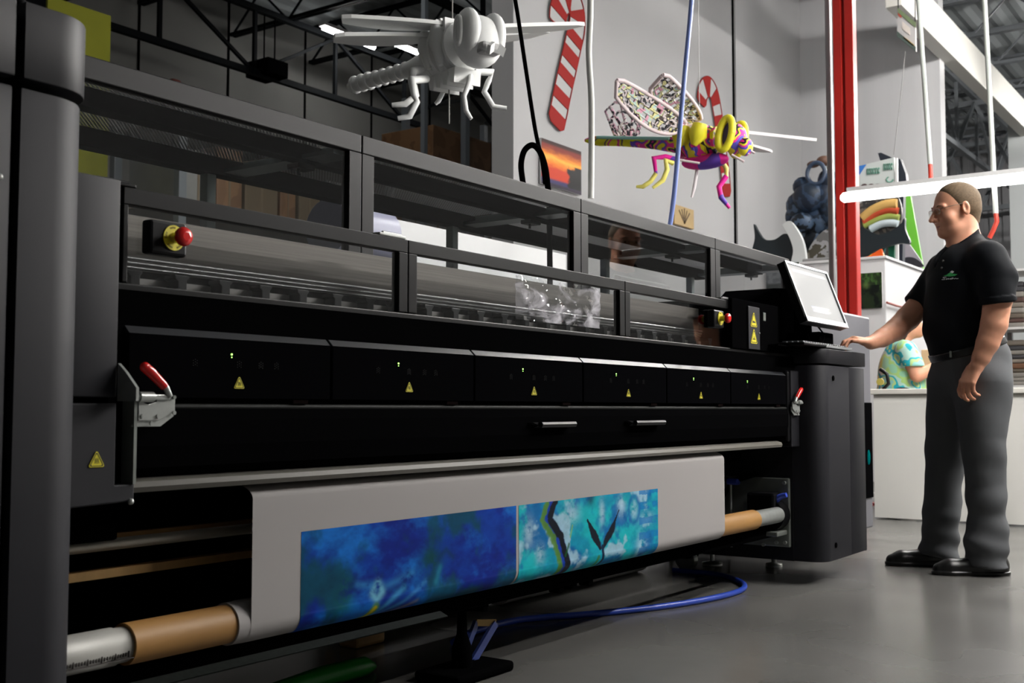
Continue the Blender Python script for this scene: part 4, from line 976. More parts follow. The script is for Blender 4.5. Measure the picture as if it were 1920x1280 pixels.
ab = b.build('abdomen', patches('abdomen_print', [(0.8, 0.03, 0.3), (0.02, 0.02, 0.05), (0.78, 0.70, 0.03), (0.8, 0.04, 0.33), (0.15, 0.08, 0.5), (0.75, 0.68, 0.02)], 7.5, 0.5, 1.5), CI)
b = MB(); b.tube([r0.lerp(T, i/N) for i in range(6, N+1)], ar[6:], 12); b.build('tail', patches('tail_print', [(0.80, 0.72, 0.03), (0.78, 0.70, 0.03), (0.15, 0.10, 0.12), (0.80, 0.72, 0.03), (0.75, 0.05, 0.3), (0.80, 0.72, 0.03)], 6.0, 0.5, 1.0), ab)
b = MB(); d = (r0-T); b.tube([T+d*0.15+upz*0.02-wn*0.03, T+d*0.9+upz*0.03-wn*0.05], 0.012, 6); b.build('pale_ridge', m_cyanb, ab)
fr = C+bn*0.05+upz*0.10; hr = C-bn*0.05+upz*0.09
wing_lattice(atD(1285, 232, D0-0.1), atD(1157, 151, D0-0.55), (upz*0.85+bn*0.5).normalized(), 0.15, m_wedge, m_wcell, CI)
wing_lattice(atD(1312, 224, D0-0.05), atD(1243, 141, D0-0.5), (upz*0.40+bn*0.9).normalized(), 0.20, m_wedge, m_wcell, CI)
wing_solid(fr+wn*0.03, atD(1531, 262, D0+0.75), (bn*0.97-upz*0.2).normalized(), 0.16, 0.02, mat('pale_wing', (0.74, 0.70, 0.72), 0.5), CI)
wing_solid(hr+wn*0.03, atD(1448, 284, D0+0.6), bn, 0.12, 0.016, mat('pale_wing_small', (0.66, 0.62, 0.64), 0.5), CI)
def leg2(pts, D, r, m):
    P = [atD(x, y, d) for (x, y), d in zip(pts, D)]
    b = MB(); b.tube(P, [r]*(len(P)-1)+[r*0.6], 8); b.build('leg', m, CI)
leg2([(1270, 300), (1248, 294), (1226, 296), (1230, 325)], [D0-.05]*4, 0.019, m_pink)
leg2([(1230, 325), (1220, 340), (1205, 350), (1193, 350)], [D0-.05]*4, 0.015, m_legy)
leg2([(1262, 306), (1248, 300), (1251, 318), (1243, 338), (1224, 352)], [D0-.2, D0-.22]+[D0-.22]*3, 0.017, m_legy)
leg2([(1309, 304), (1306, 325), (1302, 350), (1297, 370)], [D0]*4, 0.012, mat('white_leg', (0.75, 0.7, 0.72), 0.5))
leg2([(1352, 300), (1362, 316), (1362, 332)], [D0]*3, 0.017, m_legy)
leg2([(1362, 330), (1348, 350), (1352, 370), (1368, 390)], [D0]*4, 0.018, m_pink)
b = MB()
fan = [(1180, 262), (1152, 252), (1135, 208), (1153, 192), (1175, 194), (1202, 226), (1198, 250)]
P = [atD(x, y, D0+0.5) for x, y in fan]; b.tube(P+[P[0]], 0.010, 6)
for k in range(1, 6): b.tube([P[0], P[k].lerp(P[k+1], 0.5)], 0.012, 6); 
for s in (0.45, 0.75): b.tube([P[0].lerp(q, s) for q in P[1:]], 0.011, 6)
b.build('tail_fan', patches('fan_print', [(0.02, 0.02, 0.03), (0.55, 0.5, 0.52), (0.55, 0.3, 0.4), (0.02, 0.02, 0.03), (0.6, 0.55, 0.56)], 22, 0.6), CI)
b = MB(); b.tube([C+upz*0.1, C+upz*3.4], 0.003, 6); b.build('string', mat('pale_string', (0.5, 0.5, 0.5), 0.6), CI)
# ---- hoses and ropes hanging behind the printer
hung_cable('hanging_rope', spline([atD(1108, 372, 4.7), atD(1109, 200, 4.7), atD(1104, 100, 4.7), atD(1107, 0, 4.7), atD(1106, -260, 4.7)]), 0.013, mat('white_rope', (0.92, 0.92, 0.87), 0.6), 'thick white rope hanging straight down between the two dragonflies', 'rope')
hung_cable('hanging_hose', spline([atD(1256, 425, 5.2), atD(1266, 345, 5.2), atD(1282, 160, 5.2), atD(1297, 0, 5.2), atD(1312, -200, 5.2)]), 0.0115, mat('light_blue_hose', (0.24, 0.32, 0.70), 0.4), 'light blue hose hanging in front of the printed dragonfly', 'hose')
hung_cable('hanging_cable', spline([atD(1022, 345, 4.6), atD(1016, 300, 4.6), atD(1003, 240, 4.6), atD(986, 130, 4.6), atD(966, 0, 4.6), atD(930, -200, 4.6)]), 0.0085, M['black'], 'black cable hanging down beside the left edge of the white wall', 'cable')
hung_cable('cable_loop', spline([atD(981, 345, 4.55), atD(977, 310, 4.55), atD(983, 283, 4.55), atD(998, 272, 4.55), atD(1012, 284, 4.55), atD(1022, 312, 4.55), atD(1027, 350, 4.55), atD(1030, 400, 4.65), atD(1032, 700, 4.78), atD(1032, 1085, 4.8)]), 0.012, M['black'], 'black looped cable standing up behind the printer hood', 'cable')
# ================================================================== on the white wall
m_cane = mat('cane_red', (0.27, 0.015, 0.013), 0.7, spec=0.1); m_canew = mat('cane_white', (0.42, 0.42, 0.42), 0.7, spec=0.1)
def cane(cl, hw, nst, label, phase=0.0):
    """striped cane outline as thin board on the wall, from centre-line pixels"""
    P = spline([onY(x, y, 5.985) for x, y in cl], 6); n = len(P)
    Lf, Rf = [], []
    for i in range(n):
        t = (P[min(i+1, n-1)]-P[max(i-1, 0)]).normalized(); nn = Vector((t.z, 0, -t.x))
        w_ = hw*min(1, 0.6+i*0.2, 0.6+(n-1-i)*0.2)
        Lf.append(P[i]-nn*w_); Rf.append(P[i]+nn*w_)
    b = MB()
    for i in range(n-1): b.slab([Lf[i], Lf[i+1], Rf[i+1], Rf[i]], 0.012)
    o = tag(b.build('candy_cane', m_canew), label, 'wall decoration')
    b = MB()
    d = Vector((0, -0.010, 0))
    b.tube([p+d for p in Lf]+[p+d for p in reversed(Rf)]+[Lf[0]+d], 0.007, 6); b.build('outline', m_cane, o)
    L = [0]
    for i in range(1, n): L.append(L[-1]+(P[i]-P[i-1]).length)
    tot = L[-1]; b = MB()
    for i in range(n-1):
        f = (L[i]/tot*nst+phase) % 1.0
        if f < 0.5: b.slab([Lf[i]+d, Lf[i+1]+d, Rf[i+1]+d, Rf[i]+d], 0.008)
    b.build('stripe', m_cane, o)
cane([(1040, 236), (1047, 205), (1055, 165), (1064, 125), (1074, 80), (1081, 45), (1079, 15), (1068, -3), (1054, 2), (1045, 25), (1044, 45)], 0.145, 8.0, 'tall red and white striped candy cane on the white wall, left one')
cane([(1362, 368), (1359, 330), (1354, 290), (1349, 250), (1344, 210), (1337, 175), (1327, 162), (1317, 172), (1314, 196)], 0.125, 6.5, 'red and white striped candy cane half hidden behind the printed dragonfly')
def sunset(U, V):
    A = np.zeros(U.shape+(3,)); n = fbm(U*4, V*12, 4, 41)
    A[:] = lin((225, 120, 20)); A = mixc(A, (120, 35, 20), sst(0.35, 0.12, V+0.2*(n-.5))); A = mixc(A, (240, 170, 60), np.exp(-((V-0.38+0.15*(n-.5))/0.07)**2)*0.9)
    A = mixc(A, (190, 50, 10), sst(0.5, 0.62, V+0.15*(n-.5))); A = mixc(A, (50, 45, 90), sst(0.80, 0.86, V+0.05*(n-.5))); A = mixc(A, (15, 8, 8), 0.9*sst(0.12, 0.05, V))
    t = sst(0.62, 0.70, U+0.25*(fbm(U*9, V*9, 3, 44)-.5)-0.10*(V < 0.5))*(V > 0.42)*(V < 0.93); A = mixc(A, (10, 8, 10), t); A = mixc(A, (30, 15, 12), sst(0.9, 0.95, V)*0.8)
    return A
def green_pic(U, V):
    A = np.zeros(U.shape+(3,)); n = fbm(U*6, V*6, 5, 51); A[:] = lin((35, 45, 30)); A = mixc(A, (60, 90, 45), sst(0.5, 0.7, n)*(V < 0.5)); A = mixc(A, (18, 22, 20), sst(0.4, 0.6, fbm(U*4, V*5, 4, 52))*(V > 0.35)); A = mixc(A, (90, 110, 60), np.exp(-((U-.3)/.15)**2-((V-.35)/.08)**2)*.7)
    return A
def road_pic(U, V):
    A = np.zeros(U.shape+(3,)); n = fbm(U*8, V*14, 5, 61); A[:] = lin((105, 108, 112)); A = mixc(A, (80, 84, 88), sst(.45, .6, n)); A = mixc(A, (35, 42, 40), sst(.5, .56, V)*(V < .8)); A = mixc(A, (60, 95, 55), sst(.76, .82, V)); A = mixc(A, (40, 55, 42), (V < .12)*1.0)
    return A
def picture(name, o3, ux, uz, fn, th, label, cat, m_back, nu=80, nv=60):
    """flat picture: o3 top-left corner, ux along its width, uz down its height"""
    o3, ux, uz = Vector(o3), Vector(ux), Vector(uz); nrm = uz.cross(ux).normalized()
    b = MB(); b.slab([o3, o3+ux, o3+ux+uz, o3+uz], th); fr_ = b.build(name, m_back); tag(fr_, label, cat)
    U, V = np.meshgrid(np.linspace(0, 1, nu), np.linspace(0, 1, nv)); s = nrm
    if s.dot(OC-o3) < 0: s = -s
    P = np.array(o3+s*(th/2+0.002))+U[..., None]*np.array(ux)+V[..., None]*np.array(uz)
    idx = np.arange(nu*nv).reshape(nv, nu); F = np.stack([idx[:-1, :-1], idx[:-1, 1:], idx[1:, 1:], idx[1:, :-1]], -1).reshape(-1, 4)
    o = fromarrays('picture', P.reshape(-1, 3), F, attr_mat(name+'_ink', 0.5), fr_)
    ca = o.data.color_attributes.new('paint', 'FLOAT_COLOR', 'POINT'); A = np.clip(fn(U, V).reshape(-1, 3), 0, 1)
    ca.data.foreach_set('color', np.c_[A, np.ones(len(A))].ravel()); return fr_
a = onY(1014, 258, 5.97); c = onY(1089, 366, 5.97)
picture('sunset_poster', (a.x, 5.975, a.z), (c.x-a.x, 0, 0), (0, 0, c.z-a.z), sunset, 0.02, 'small orange sunset poster with a dark tree, on the white wall', 'poster', m_house)
a = onY(1263, 382, 5.97); c = onY(1300, 430, 5.97)
pl = tag(MB().box((a.x, 5.96, c.z), (c.x, 5.998, a.z), 0.004).build('plaque', mat('tan_board', (0.36, 0.24, 0.09), 0.6, noise=0.15, nscale=10)), 'small tan board with dark burnt mark on the white wall', 'plaque')
b = MB(); mx_, mz = (a.x+c.x)/2, (a.z+c.z)/2
for k in range(-2, 3): b.bar((mx_, 5.958, mz-0.08), (mx_+k*0.07, 5.958, mz+0.10-0.02*abs(k)), 0.02, 0.004, (0, 1, 0))
b.build('mark', mat('burnt_mark', (0.10, 0.06, 0.02), 0.7), pl)
# ================================================================== the bench, the platform and what stands on it
m_cloth = mat('white_bench_cloth', (0.80, 0.79, 0.75), 0.7, noise=0.05, nscale=1.5)
TB = thing('work_bench', (8.5, 0.6, 0), 'long work bench draped to the floor in white behind the man', 'table')
rows = []
ny, nz = 160, 14
for i in range(nz+1):
    z = 0.012+0.85*i/nz; fz = 1-i/nz
    rows.append([(8.0+0.018*math.sin(y_*5.1+math.sin(y_*2.3)*2)*fz+0.012*math.sin(y_*11)*fz*fz-0.02*fz, y_, z) for y_ in [2.50-5.5*j/ny for j in range(ny+1)]])
rows.append([(8.06, p[1], 0.868) for p in rows[-1]])
b = MB(); b.strip(rows); b.strip([[(8.0+1.0*k/6, 2.50, 0.012), (8.0+1.0*k/6, 2.50, 0.866)] for k in range(7)], False); b.build('cloth', m_cloth, TB)
b = MB(); b.box((7.97, -3.05, 0.868), (9.0, 2.54, 0.905), 0.006); b.build('table_top', mat('bench_top', (0.80, 0.78, 0.72), 0.5), TB)
for y_ in (2.4, -2.9):
    for x_ in (8.1, 8.9): MB().box((x_-0.03, y_-0.03, 0), (x_+0.03, y_+0.03, 0.868)).build('leg', m_house, TB)
# white platform box that carries the foam pieces
PX = 12.0; ya = onX(1661, 560, PX).y; yb = onX(1345, 520, PX).y; pz = onX(1560, 492, PX).z
PB = thing('display_platform', (PX+0.9, (ya+yb)/2, 0), 'big plain white box carrying cut-out boards, with a dark picture on its front', 'platform')
MB().box((PX, ya, 0), (PX+1.9, yb, pz), 0.01).build('body', mat('white_box_paint', (0.60, 0.60, 0.61), 0.6), PB)
b = MB(); b.box((PX-0.02, ya-0.02, pz), (PX+1.92, yb+0.02, pz+0.03), 0.006); b.build('lid', mat('white_box_lid', (0.62, 0.62, 0.63), 0.6), PB)
def yz(x, y, X): p = onX(x, y, X); return (p.y, p.z)
a = onX(1611, 513, PX-0.02); c = onX(1655, 577, PX-0.02)
picture('green_picture', (PX-0.02, a.y, a.z), (0, c.y-a.y, 0), (0, 0, c.z-a.z), green_pic, 0.02, 'dark green picture on the front of the white box, right of the red column', 'picture', m_house)
a = onX(1437, 496, PX-0.02); c = onX(1500, 562, PX-0.02)
picture('road_picture', (PX-0.02, a.y, a.z), (0, c.y-a.y, 0), (0, 0, c.z-a.z), road_pic, 0.02, 'grey and green picture seen through the printer hood left of the screen', 'picture', m_house)
b = MB(); b.tube(spline([onY(1663, 567, ya-0.03), onY(1690, 575, ya-0.03), onY(1712, 574, ya-0.03)], 6), 0.012, 6)
tag(b.build('red_lead', mat('dull_red_lead', (0.30, 0.08, 0.06), 0.6)), 'thin dull red cable along the white box beside the raised arm of the man', 'cable')
def board(name, px, X, th, m, label, cat='foam cut-out', parent=None):
    pts = [yz(x, y, X) for x, y in px]
    o = MB().prism(pts, X, X+th, 'x').build(name, m, parent)
    if parent is None: tag(o, label, cat)
    return o
def smoothpx(P, n=6):
    q = spline([Vector((x, y, 0)) for x, y in P+[P[0]]], n); return [(v.x, v.y) for v in q[:-1]]
m_blackfoam = mat('black_cutout', (0.004, 0.010, 0.014), 0.5); m_teal = mat('dark_teal_board', (0.01, 0.13, 0.13), 0.5)
zb = 497
board('whale_cutout', smoothpx([(1408, 474), (1415, 447), (1413, 420), (1420, 432), (1432, 448), (1452, 449), (1470, 438), (1482, 444), (1490, 470), (1484, zb), (1440, zb), (1425, 480)], 4), 12.25, 0.06, m_blackfoam, 'black tail-shaped board standing on the white box, far left')
board('teal_board', [(1446, 470), (1478, 466), (1482, zb), (1446, zb)], 12.35, 0.05, m_teal, 'small dark teal board behind the black tail-shaped board')
arc = [(1466, 421), (1480, 414), (1494, 430), (1505, 452), (1510, 478), (1508, zb), (1484, zb), (1487, 470), (1482, 450), (1474, 434)]
board('arc_cutout', smoothpx(arc, 4), 12.15, 0.06, mat('white_arc', (0.58, 0.60, 0.60), 0.6), 'white curved board like a horn between the black tail and the dark blue figure')
# dark blue lumpy figure with a ring on its head
FG = thing('figure_sculpture', onX(1530, 492, 12.7), 'dark blue hulking figure with a ring over its head, left of the red column', 'sculpture')
m_fig = patches('figure_print', [(0.010, 0.016, 0.030), (0.022, 0.040, 0.075), (0.012, 0.020, 0.034), (0.05, 0.08, 0.13), (0.006, 0.009, 0.014)], 3.5, 0.5, 4)
b = MB()
pc = lambda x, y, X=12.7: onX(x, y, X)
for (x, y, r, sy, sz, dx) in ((1545, 370, .17, 1.0, 1.1, 0), (1520, 372, .20, 1, .9, -.05), (1500, 385, .17, 1, 1, 0), (1482, 405, .10, .8, 1.2, .05), (1560, 390, .17, .9, 1.2, 0), (1530, 410, .24, 1, .9, .1), (1510, 420, .15, 1, .8, -.1),
                        (1505, 350, .12, 1, 1, 0), (1552, 340, .12, 1, 1.3, 0), (1520, 450, .17, 1, 1.4, .1), (1555, 440, .19, 1, 1.2, .1), (1540, 470, .19, 1.2, .8, .1), (1495, 470, .1, 1, 1.4, 0), (1570, 365, .12, .8, 1.5, .02)):
    p = pc(x, y); b.ball((p.x+dx, p.y, p.z), r, (0.8, sy, sz), 14)
b.build('body', m_fig, FG)
b = MB(); p = pc(1530, 325, 12.6); b.tube([(p.x, p.y+0.105*math.cos(t), p.z+0.125*math.sin(t)) for t in [i*2*math.pi/24 for i in range(25)]], 0.026, 8); b.build('ring', mat('ring_blue', (0.03, 0.05, 0.09), 0.4), FG)
b = MB(); p = pc(1544, 302); b.ball(p, 0.085, (0.8, 1.0, 0.75)); p = pc(1525, 308); b.ball(p, 0.07, (0.8, 1.1, 0.6)); b.build('cap', mat('brown_cap', (0.12, 0.06, 0.04), 0.6, noise=0.3, nscale=9), FG)
b = MB(); b.prism([yz(x, y, 12.82) for x, y in ((1548, 330), (1560, 318), (1570, 340), (1572, 375), (1556, 380))], 12.82, 12.86, 'x'); b.build('pale_patch', mat('pale_blue_patch', (0.22, 0.25, 0.33), 0.6), FG)
board('rock_board', smoothpx([(1512, zb), (1515, 470), (1535, 440), (1560, 425), (1573, 430), (1573, zb)], 3), 12.45, 0.05, patches('rock_print', [(0.12, 0.12, 0.12), (0.28, 0.28, 0.29), (0.06, 0.055, 0.04), (0.16, 0.15, 0.13)], 4, 0.6, 4), 'grey and brown printed rock board in front of the dark blue figure')
b = MB(); p0 = onX(1540, 494, 12.08)
b.box((12.02, p0.y-0.20, pz+0.03), (12.10, p0.y+0.2, pz+0.07), 0.02); b.cyl((12.03, p0.y-0.1, pz+0.09), (12.09, p0.y-0.1, pz+0.09), 0.03, 12)
tag(b.build('small_tool', mat('grey_tool', (0.3, 0.3, 0.3), 0.4, 0.4)), 'small grey tool on the edge of the white box above the screen', 'tool')
# right group
sg = board('white_sign', [(1606, 312), (1676, 295), (1680, 366), (1608, 372)], 12.75, 0.05, mat('white_sign_board', (0.50, 0.54, 0.53), 0.5), 'white sign board with green lettering and a blue corner, right of the red column', 'sign')
board('blue_corner', [(1606, 312), (1624, 308), (1609, 330), (1606, 330)], 12.735, 0.012, mat('sign_blue', (0.03, 0.16, 0.5), 0.5), None, parent=sg)
m_sg = mat('sign_green', (0.16, 0.36, 0.28), 0.5)
b = MB(); rr = random.Random(4)
for row, (xa_, xb_, yy, hgt) in enumerate(((1625, 1648, 316, 11), (1656, 1672, 310, 12))):
    x_ = xa_
    while x_ < xb_:
        w_ = rr.choice((2.2, 3.0, 3.6)); y_ = yy-(x_-1606)*0.10+2
        b.prism([yz(x_, y_, 12.735), yz(x_+w_, y_-0.3, 12.735), yz(x_+w_, y_-0.3+hgt*0.28, 12.735), yz(x_, y_+hgt*0.28, 12.735)], 12.735, 12.747, 'x')
        b.prism([yz(x_, y_, 12.735), yz(x_+1.1, y_, 12.735), yz(x_+1.1, y_+hgt, 12.735), yz(x_, y_+hgt, 12.735)], 12.735, 12.747, 'x'); 
        b.prism([yz(x_, y_+hgt*.7, 12.735), yz(x_+w_, y_+hgt*.7-.3, 12.735), yz(x_+w_, y_+hgt-.3, 12.735), yz(x_, y_+hgt, 12.735)], 12.735, 12.747, 'x'); x_ += w_+1.4
q = [yz(1668+6*math.cos(t), 336+5*math.sin(t), 12.735) for t in [i*math.pi/8 for i in range(12)]]
b.tube([(12.74, y_, z_) for y_, z_ in q], 0.008, 5)
b.build('lettering', m_sg, sg)
b = MB()
for x_ in (1620, 1633, 1645): 
    p = onX(x_, 349, 12.73); b.ball((12.735, p.y, p.z), 0.03, (0.3, 1.3, 1))
b.build('printed_fruit', mat('sign_brown', (0.06, 0.03, 0.03), 0.5), sg)
board('sign_post', [(1678, 296), (1682, 296), (1684, 494), (1680, 494)], 12.73, 0.04, mat('white_post', (0.6, 0.6, 0.6), 0.5), 'thin white post at the right edge of the white sign board', 'post')
tag(MB().prism([yz(x, y, 12.95) for x, y in ((1646, 287), (1652, 286), (1674, 296), (1688, 298), (1698, 325), (1700, 345), (1694, 352), (1692, 504), (1680, 504), (1682, 300), (1650, 300))], 12.95, 13.05, 'x').build('dark_board', mat('dark_navy_board', (0.008, 0.012, 0.022), 0.5)), 'dark navy board peeking out behind the white sign board', 'foam cut-out')
fd = board('food_board', smoothpx([(1609, 384), (1625, 374), (1655, 368), (1680, 366), (1690, 390), (1688, 420), (1675, 440), (1672, 502), (1640, 502), (1625, 434), (1609, 432)], 3), 12.6, 0.05, patches('food_print', [(0.05, 0.04, 0.04), (0.10, 0.09, 0.08), (0.03, 0.03, 0.03), (0.14, 0.12, 0.10)], 5, 0.5, 4), 'dark printed board with a pictured sandwich, below the low strip light')
def strp(P, w0, m, nm, par):
    b = MB(); pts = [onX(x, y, 12.575) for x, y in P]; b.tube(spline(pts, 5), w0, 6); b.build(nm, m, par)
strp([(1618, 410), (1638, 394), (1662, 384), (1682, 382)], 0.06, mat('bread_tan', (0.55, 0.34, 0.10), 0.6), 'bread', fd)
strp([(1620, 418), (1642, 402), (1665, 394), (1684, 396)], 0.045, mat('tomato_red', (0.45, 0.06, 0.02), 0.5), 'tomato', fd)
strp([(1620, 423), (1645, 412), (1668, 406), (1686, 408)], 0.04, mat('lettuce_green', (0.30, 0.36, 0.08), 0.5), 'lettuce', fd)
strp([(1632, 430), (1652, 420), (1672, 418), (1684, 420)], 0.045, mat('pale_wrap', (0.50, 0.58, 0.62), 0.5), 'wrapper', fd)
board('shark_cutout', smoothpx([(1609, 440), (1614, 425), (1628, 432), (1650, 440), (1672, 432), (1690, 418), (1696, 408), (1697, 430), (1706, 455), (1688, 456), (1670, 460), (1645, 468), (1634, 475), (1630, 494), (1612, 488), (1609, 465)], 4), 12.3, 0.06, m_blackfoam, 'black shark-like board with raised tail, right of the red column')
board('teal_board', [(1622, 455), (1660, 462), (1655, 480), (1622, 480)], 12.42, 0.05, m_teal, 'small dark teal board behind the black shark-like board')
board('orange_board', [(1606, 486), (1628, 480), (1652, 466), (1662, 494), (1606, 496)], 12.2, 0.05, patches('orange_print', [(0.60, 0.08, 0.01), (0.62, 0.09, 0.01), (0.75, 0.35, 0.03), (0.6, 0.08, 0.01)], 5, 0.5, 0.5), 'small orange board with yellow spots at the foot of the black shark-like board')
board('green_board', [(1664, 452), (1677, 450), (1677, 494), (1667, 494)], 12.45, 0.04, mat('dark_green_board', (0.0, 0.10, 0.05), 0.5), 'dark green strip of board behind the orange board')
board('lime_board', [(1688, 372), (1707, 366), (1733, 512), (1716, 512)], 13.75, 0.04, mat('lime_board_paint', (0.12, 0.42, 0.03), 0.5), 'tall leaning lime green board left of the face of the man')
cp = board('car_picture', [(1684, 458), (1704, 456), (1728, 490), (1728, 511), (1684, 509)], 13.55, 0.04, mat('grey_photo', (0.28, 0.26, 0.29), 0.5), 'grey printed board with a dark car, at the foot of the lime green board')
b = MB(); b.prism([yz(x, y, 13.535) for x, y in smoothpx([(1687, 490), (1700, 482), (1716, 484), (1730, 495), (1730, 500), (1700, 500)], 3)], 13.535, 13.548, 'x'); b.build('printed_car', mat('car_black', (0.015, 0.015, 0.02), 0.4), cp)
# sign hung under the roof at the upper right
HS = thing('hanging_sign', onX(1702, 55, 13.2), 'small sign hung under the roof with green and red edges, right of the red column', 'sign')
sgp = [yz(x, y, 13.2) for x, y in ((1683, 18), (1716, 50), (1717, 96), (1682, 66))]
MB().prism(sgp, 13.2, 13.25, 'x').build('board', mat('pale_sign', (0.42, 0.41, 0.41), 0.6), HS)
for (P, nm, c) in ((((1683, 14), (1717, 42), (1717, 52), (1684, 24)), 'top_band', (0.13, 0.17, 0.09)), (((1682, 58), (1717, 88), (1717, 97), (1682, 68)), 'bottom_band', (0.05, 0.07, 0.06)), (((1684, 24), (1690, 30), (1690, 34), (1684, 28)), 'red_mark', (0.4, 0.05, 0.03)), (((1692, 40), (1706, 52), (1706, 66), (1692, 54)), 'emblem', (0.55, 0.50, 0.46)), (((1694, 68), (1714, 84), (1714, 88), (1694, 72)), 'gold_band', (0.36, 0.24, 0.06))):
    MB().prism([yz(x, y, 13.19) for x, y in P], 13.185, 13.199, 'x').build(nm, mat('sign_'+nm, c, 0.6), HS)
b = MB(); b.tube([onX(1684, 16, 13.22), onX(1684, -80, 13.22)], 0.006, 6); b.tube([onX(1716, 45, 13.22), onX(1716, -80, 13.22)], 0.006, 6); b.build('wires', M['black'], HS)
MB().tube([onX(1697, 96, 13.22), onX(1690, 170, 13.22), onX(1676, 290, 13.22)], 0.006, 6).build('pull_cord', mat('grey_cord', (0.2, 0.2, 0.2), 0.6), HS)
# ================================================================== dark bay at the left: panels, racks, cartons
p = onY(208, 30, 9.5); q = onY(100, 330, 9.5)
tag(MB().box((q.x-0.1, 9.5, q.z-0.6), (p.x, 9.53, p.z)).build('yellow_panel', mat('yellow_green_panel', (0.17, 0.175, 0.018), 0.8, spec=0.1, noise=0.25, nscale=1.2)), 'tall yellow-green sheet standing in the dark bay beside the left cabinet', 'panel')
p_ = onY(154, 330, 9.5)
RK = thing('pallet_rack', (9.5, 9.3, 0), 'long steel storage rack in the dark bay behind the printer', 'rack')
m_rack = mat('rack_steel', (0.16, 0.18, 0.20), 0.5); RY0, RY1_ = 8.7, 9.7
SH = [1.5, 2.75, 3.55]
for x_ in (6.9, 9.9, 11.35, 13.1):
    for y_ in (RY0, RY1_):
        MB().box((x_-0.045, y_-0.04, 0), (x_+0.045, y_+0.04, 4.9 if x_ > 10 else 3.6), 0.004).build('post', m_rack, RK)
for z in SH:
    for y_ in (RY0, RY1_): MB().box((6.86, y_-0.025, z-0.12), (13.14, y_+0.025, z), 0.004).build('beam', m_rack, RK)
    MB().box((6.86, RY0+0.03, z-0.02), (13.14, RY1_-0.03, z)).build('shelf_board', mat('rack_board', (0.12, 0.09, 0.06), 0.8), RK)
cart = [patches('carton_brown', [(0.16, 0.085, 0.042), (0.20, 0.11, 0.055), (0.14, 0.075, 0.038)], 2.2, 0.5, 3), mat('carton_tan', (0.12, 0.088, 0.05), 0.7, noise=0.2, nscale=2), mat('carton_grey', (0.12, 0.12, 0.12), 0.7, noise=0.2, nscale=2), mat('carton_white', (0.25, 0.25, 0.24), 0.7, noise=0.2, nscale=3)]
def carton(x0, x1, z, h, m, label, group=None, y0=8.75, y1=9.6):
    o = tag(MB().box((x0, y0, z), (x1, y1, z+h), 0.01).build('carton', m), label, 'box', group)
    MB().box((x0+(x1-x0)*0.46, y0-0.003, z+h*0.05), (x0+(x1-x0)*0.54, y0+0.001, z+h*0.98)).build('tape', mat('packing_tape', (0.15, 0.11, 0.065), 0.35), o); return o
a = onY(812, 236, 8.75); c = onY(921, 300, 8.75)
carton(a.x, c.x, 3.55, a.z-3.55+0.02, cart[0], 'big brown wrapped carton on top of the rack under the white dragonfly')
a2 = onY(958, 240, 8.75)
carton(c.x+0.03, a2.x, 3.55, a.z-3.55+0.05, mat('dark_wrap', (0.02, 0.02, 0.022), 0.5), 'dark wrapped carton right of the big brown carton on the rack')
a = onY(750, 262, 8.75); c = onY(800, 275, 8.75)
tag(MB().ball((a.x+0.0, 9.1, 3.72), 0.26, (1, 0.9, 0.7)).ball((a.x+0.24, 9.1, 3.68), 0.19, (1, 0.9, 0.7)).build('plastic_bundle', mat('grey_wrap', (0.25, 0.25, 0.25), 0.4, bump=0.6, bscale=8)), 'crumpled grey plastic bundle left of the big brown carton on the rack', 'bundle')
rr = random.Random(12); x_ = 6.98; k = 0
ORD = ['first', 'second', 'third', 'fourth', 'fifth', 'sixth', 'seventh', 'eighth', 'ninth', 'tenth', 'eleventh', 'twelfth', 'thirteenth', 'fourteenth', 'fifteenth', 'sixteenth']
while x_ < 10.9:
    w_ = rr.uniform(0.22, 0.5); h = rr.uniform(0.35, 0.62); m_i = rr.choice((1, 3, 2, 0, 1, 3))
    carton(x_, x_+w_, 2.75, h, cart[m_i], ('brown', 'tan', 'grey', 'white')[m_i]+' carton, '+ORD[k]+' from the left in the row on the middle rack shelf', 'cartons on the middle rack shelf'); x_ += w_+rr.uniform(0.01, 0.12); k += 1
a = onY(503, 105, 12.4); c = onY(541, 148, 12.4)
hb = tag(MB().box((a.x, 12.4, c.z), (c.x, 12.9, a.z), 0.02).build('unit_heater', M['black']), 'black box-shaped heater hung under the roof in the dark bay', 'heater')
b = MB(); b.cyl((a.x+0.1, 12.6, a.z), (a.x+0.1, 12.6, 6.7), 0.012, 6); b.cyl((c.x-0.1, 12.6, a.z), (c.x-0.1, 12.6, 6.7), 0.012, 6); b.build('hanger', M['black'], hb)
a = onY(800, 0, 8.4)
tag(MB().box((a.x-0.03, 8.4, 0), (a.x+0.03, 8.46, 7.3)).build('steel_pole', m_rack), 'grey steel pole rising behind the body of the white dragonfly', 'pole')
a = onY(341, 143, 13.6)
tag(MB().box((a.x-0.09, 13.7, a.z-0.4), (a.x+0.09, 13.98, a.z-0.02), 0.04).build('alarm_bell', mat('dull_red_box', (0.16, 0.03, 0.02), 0.5)), 'small dull red box on the concrete wall just above the hood rail', 'alarm')
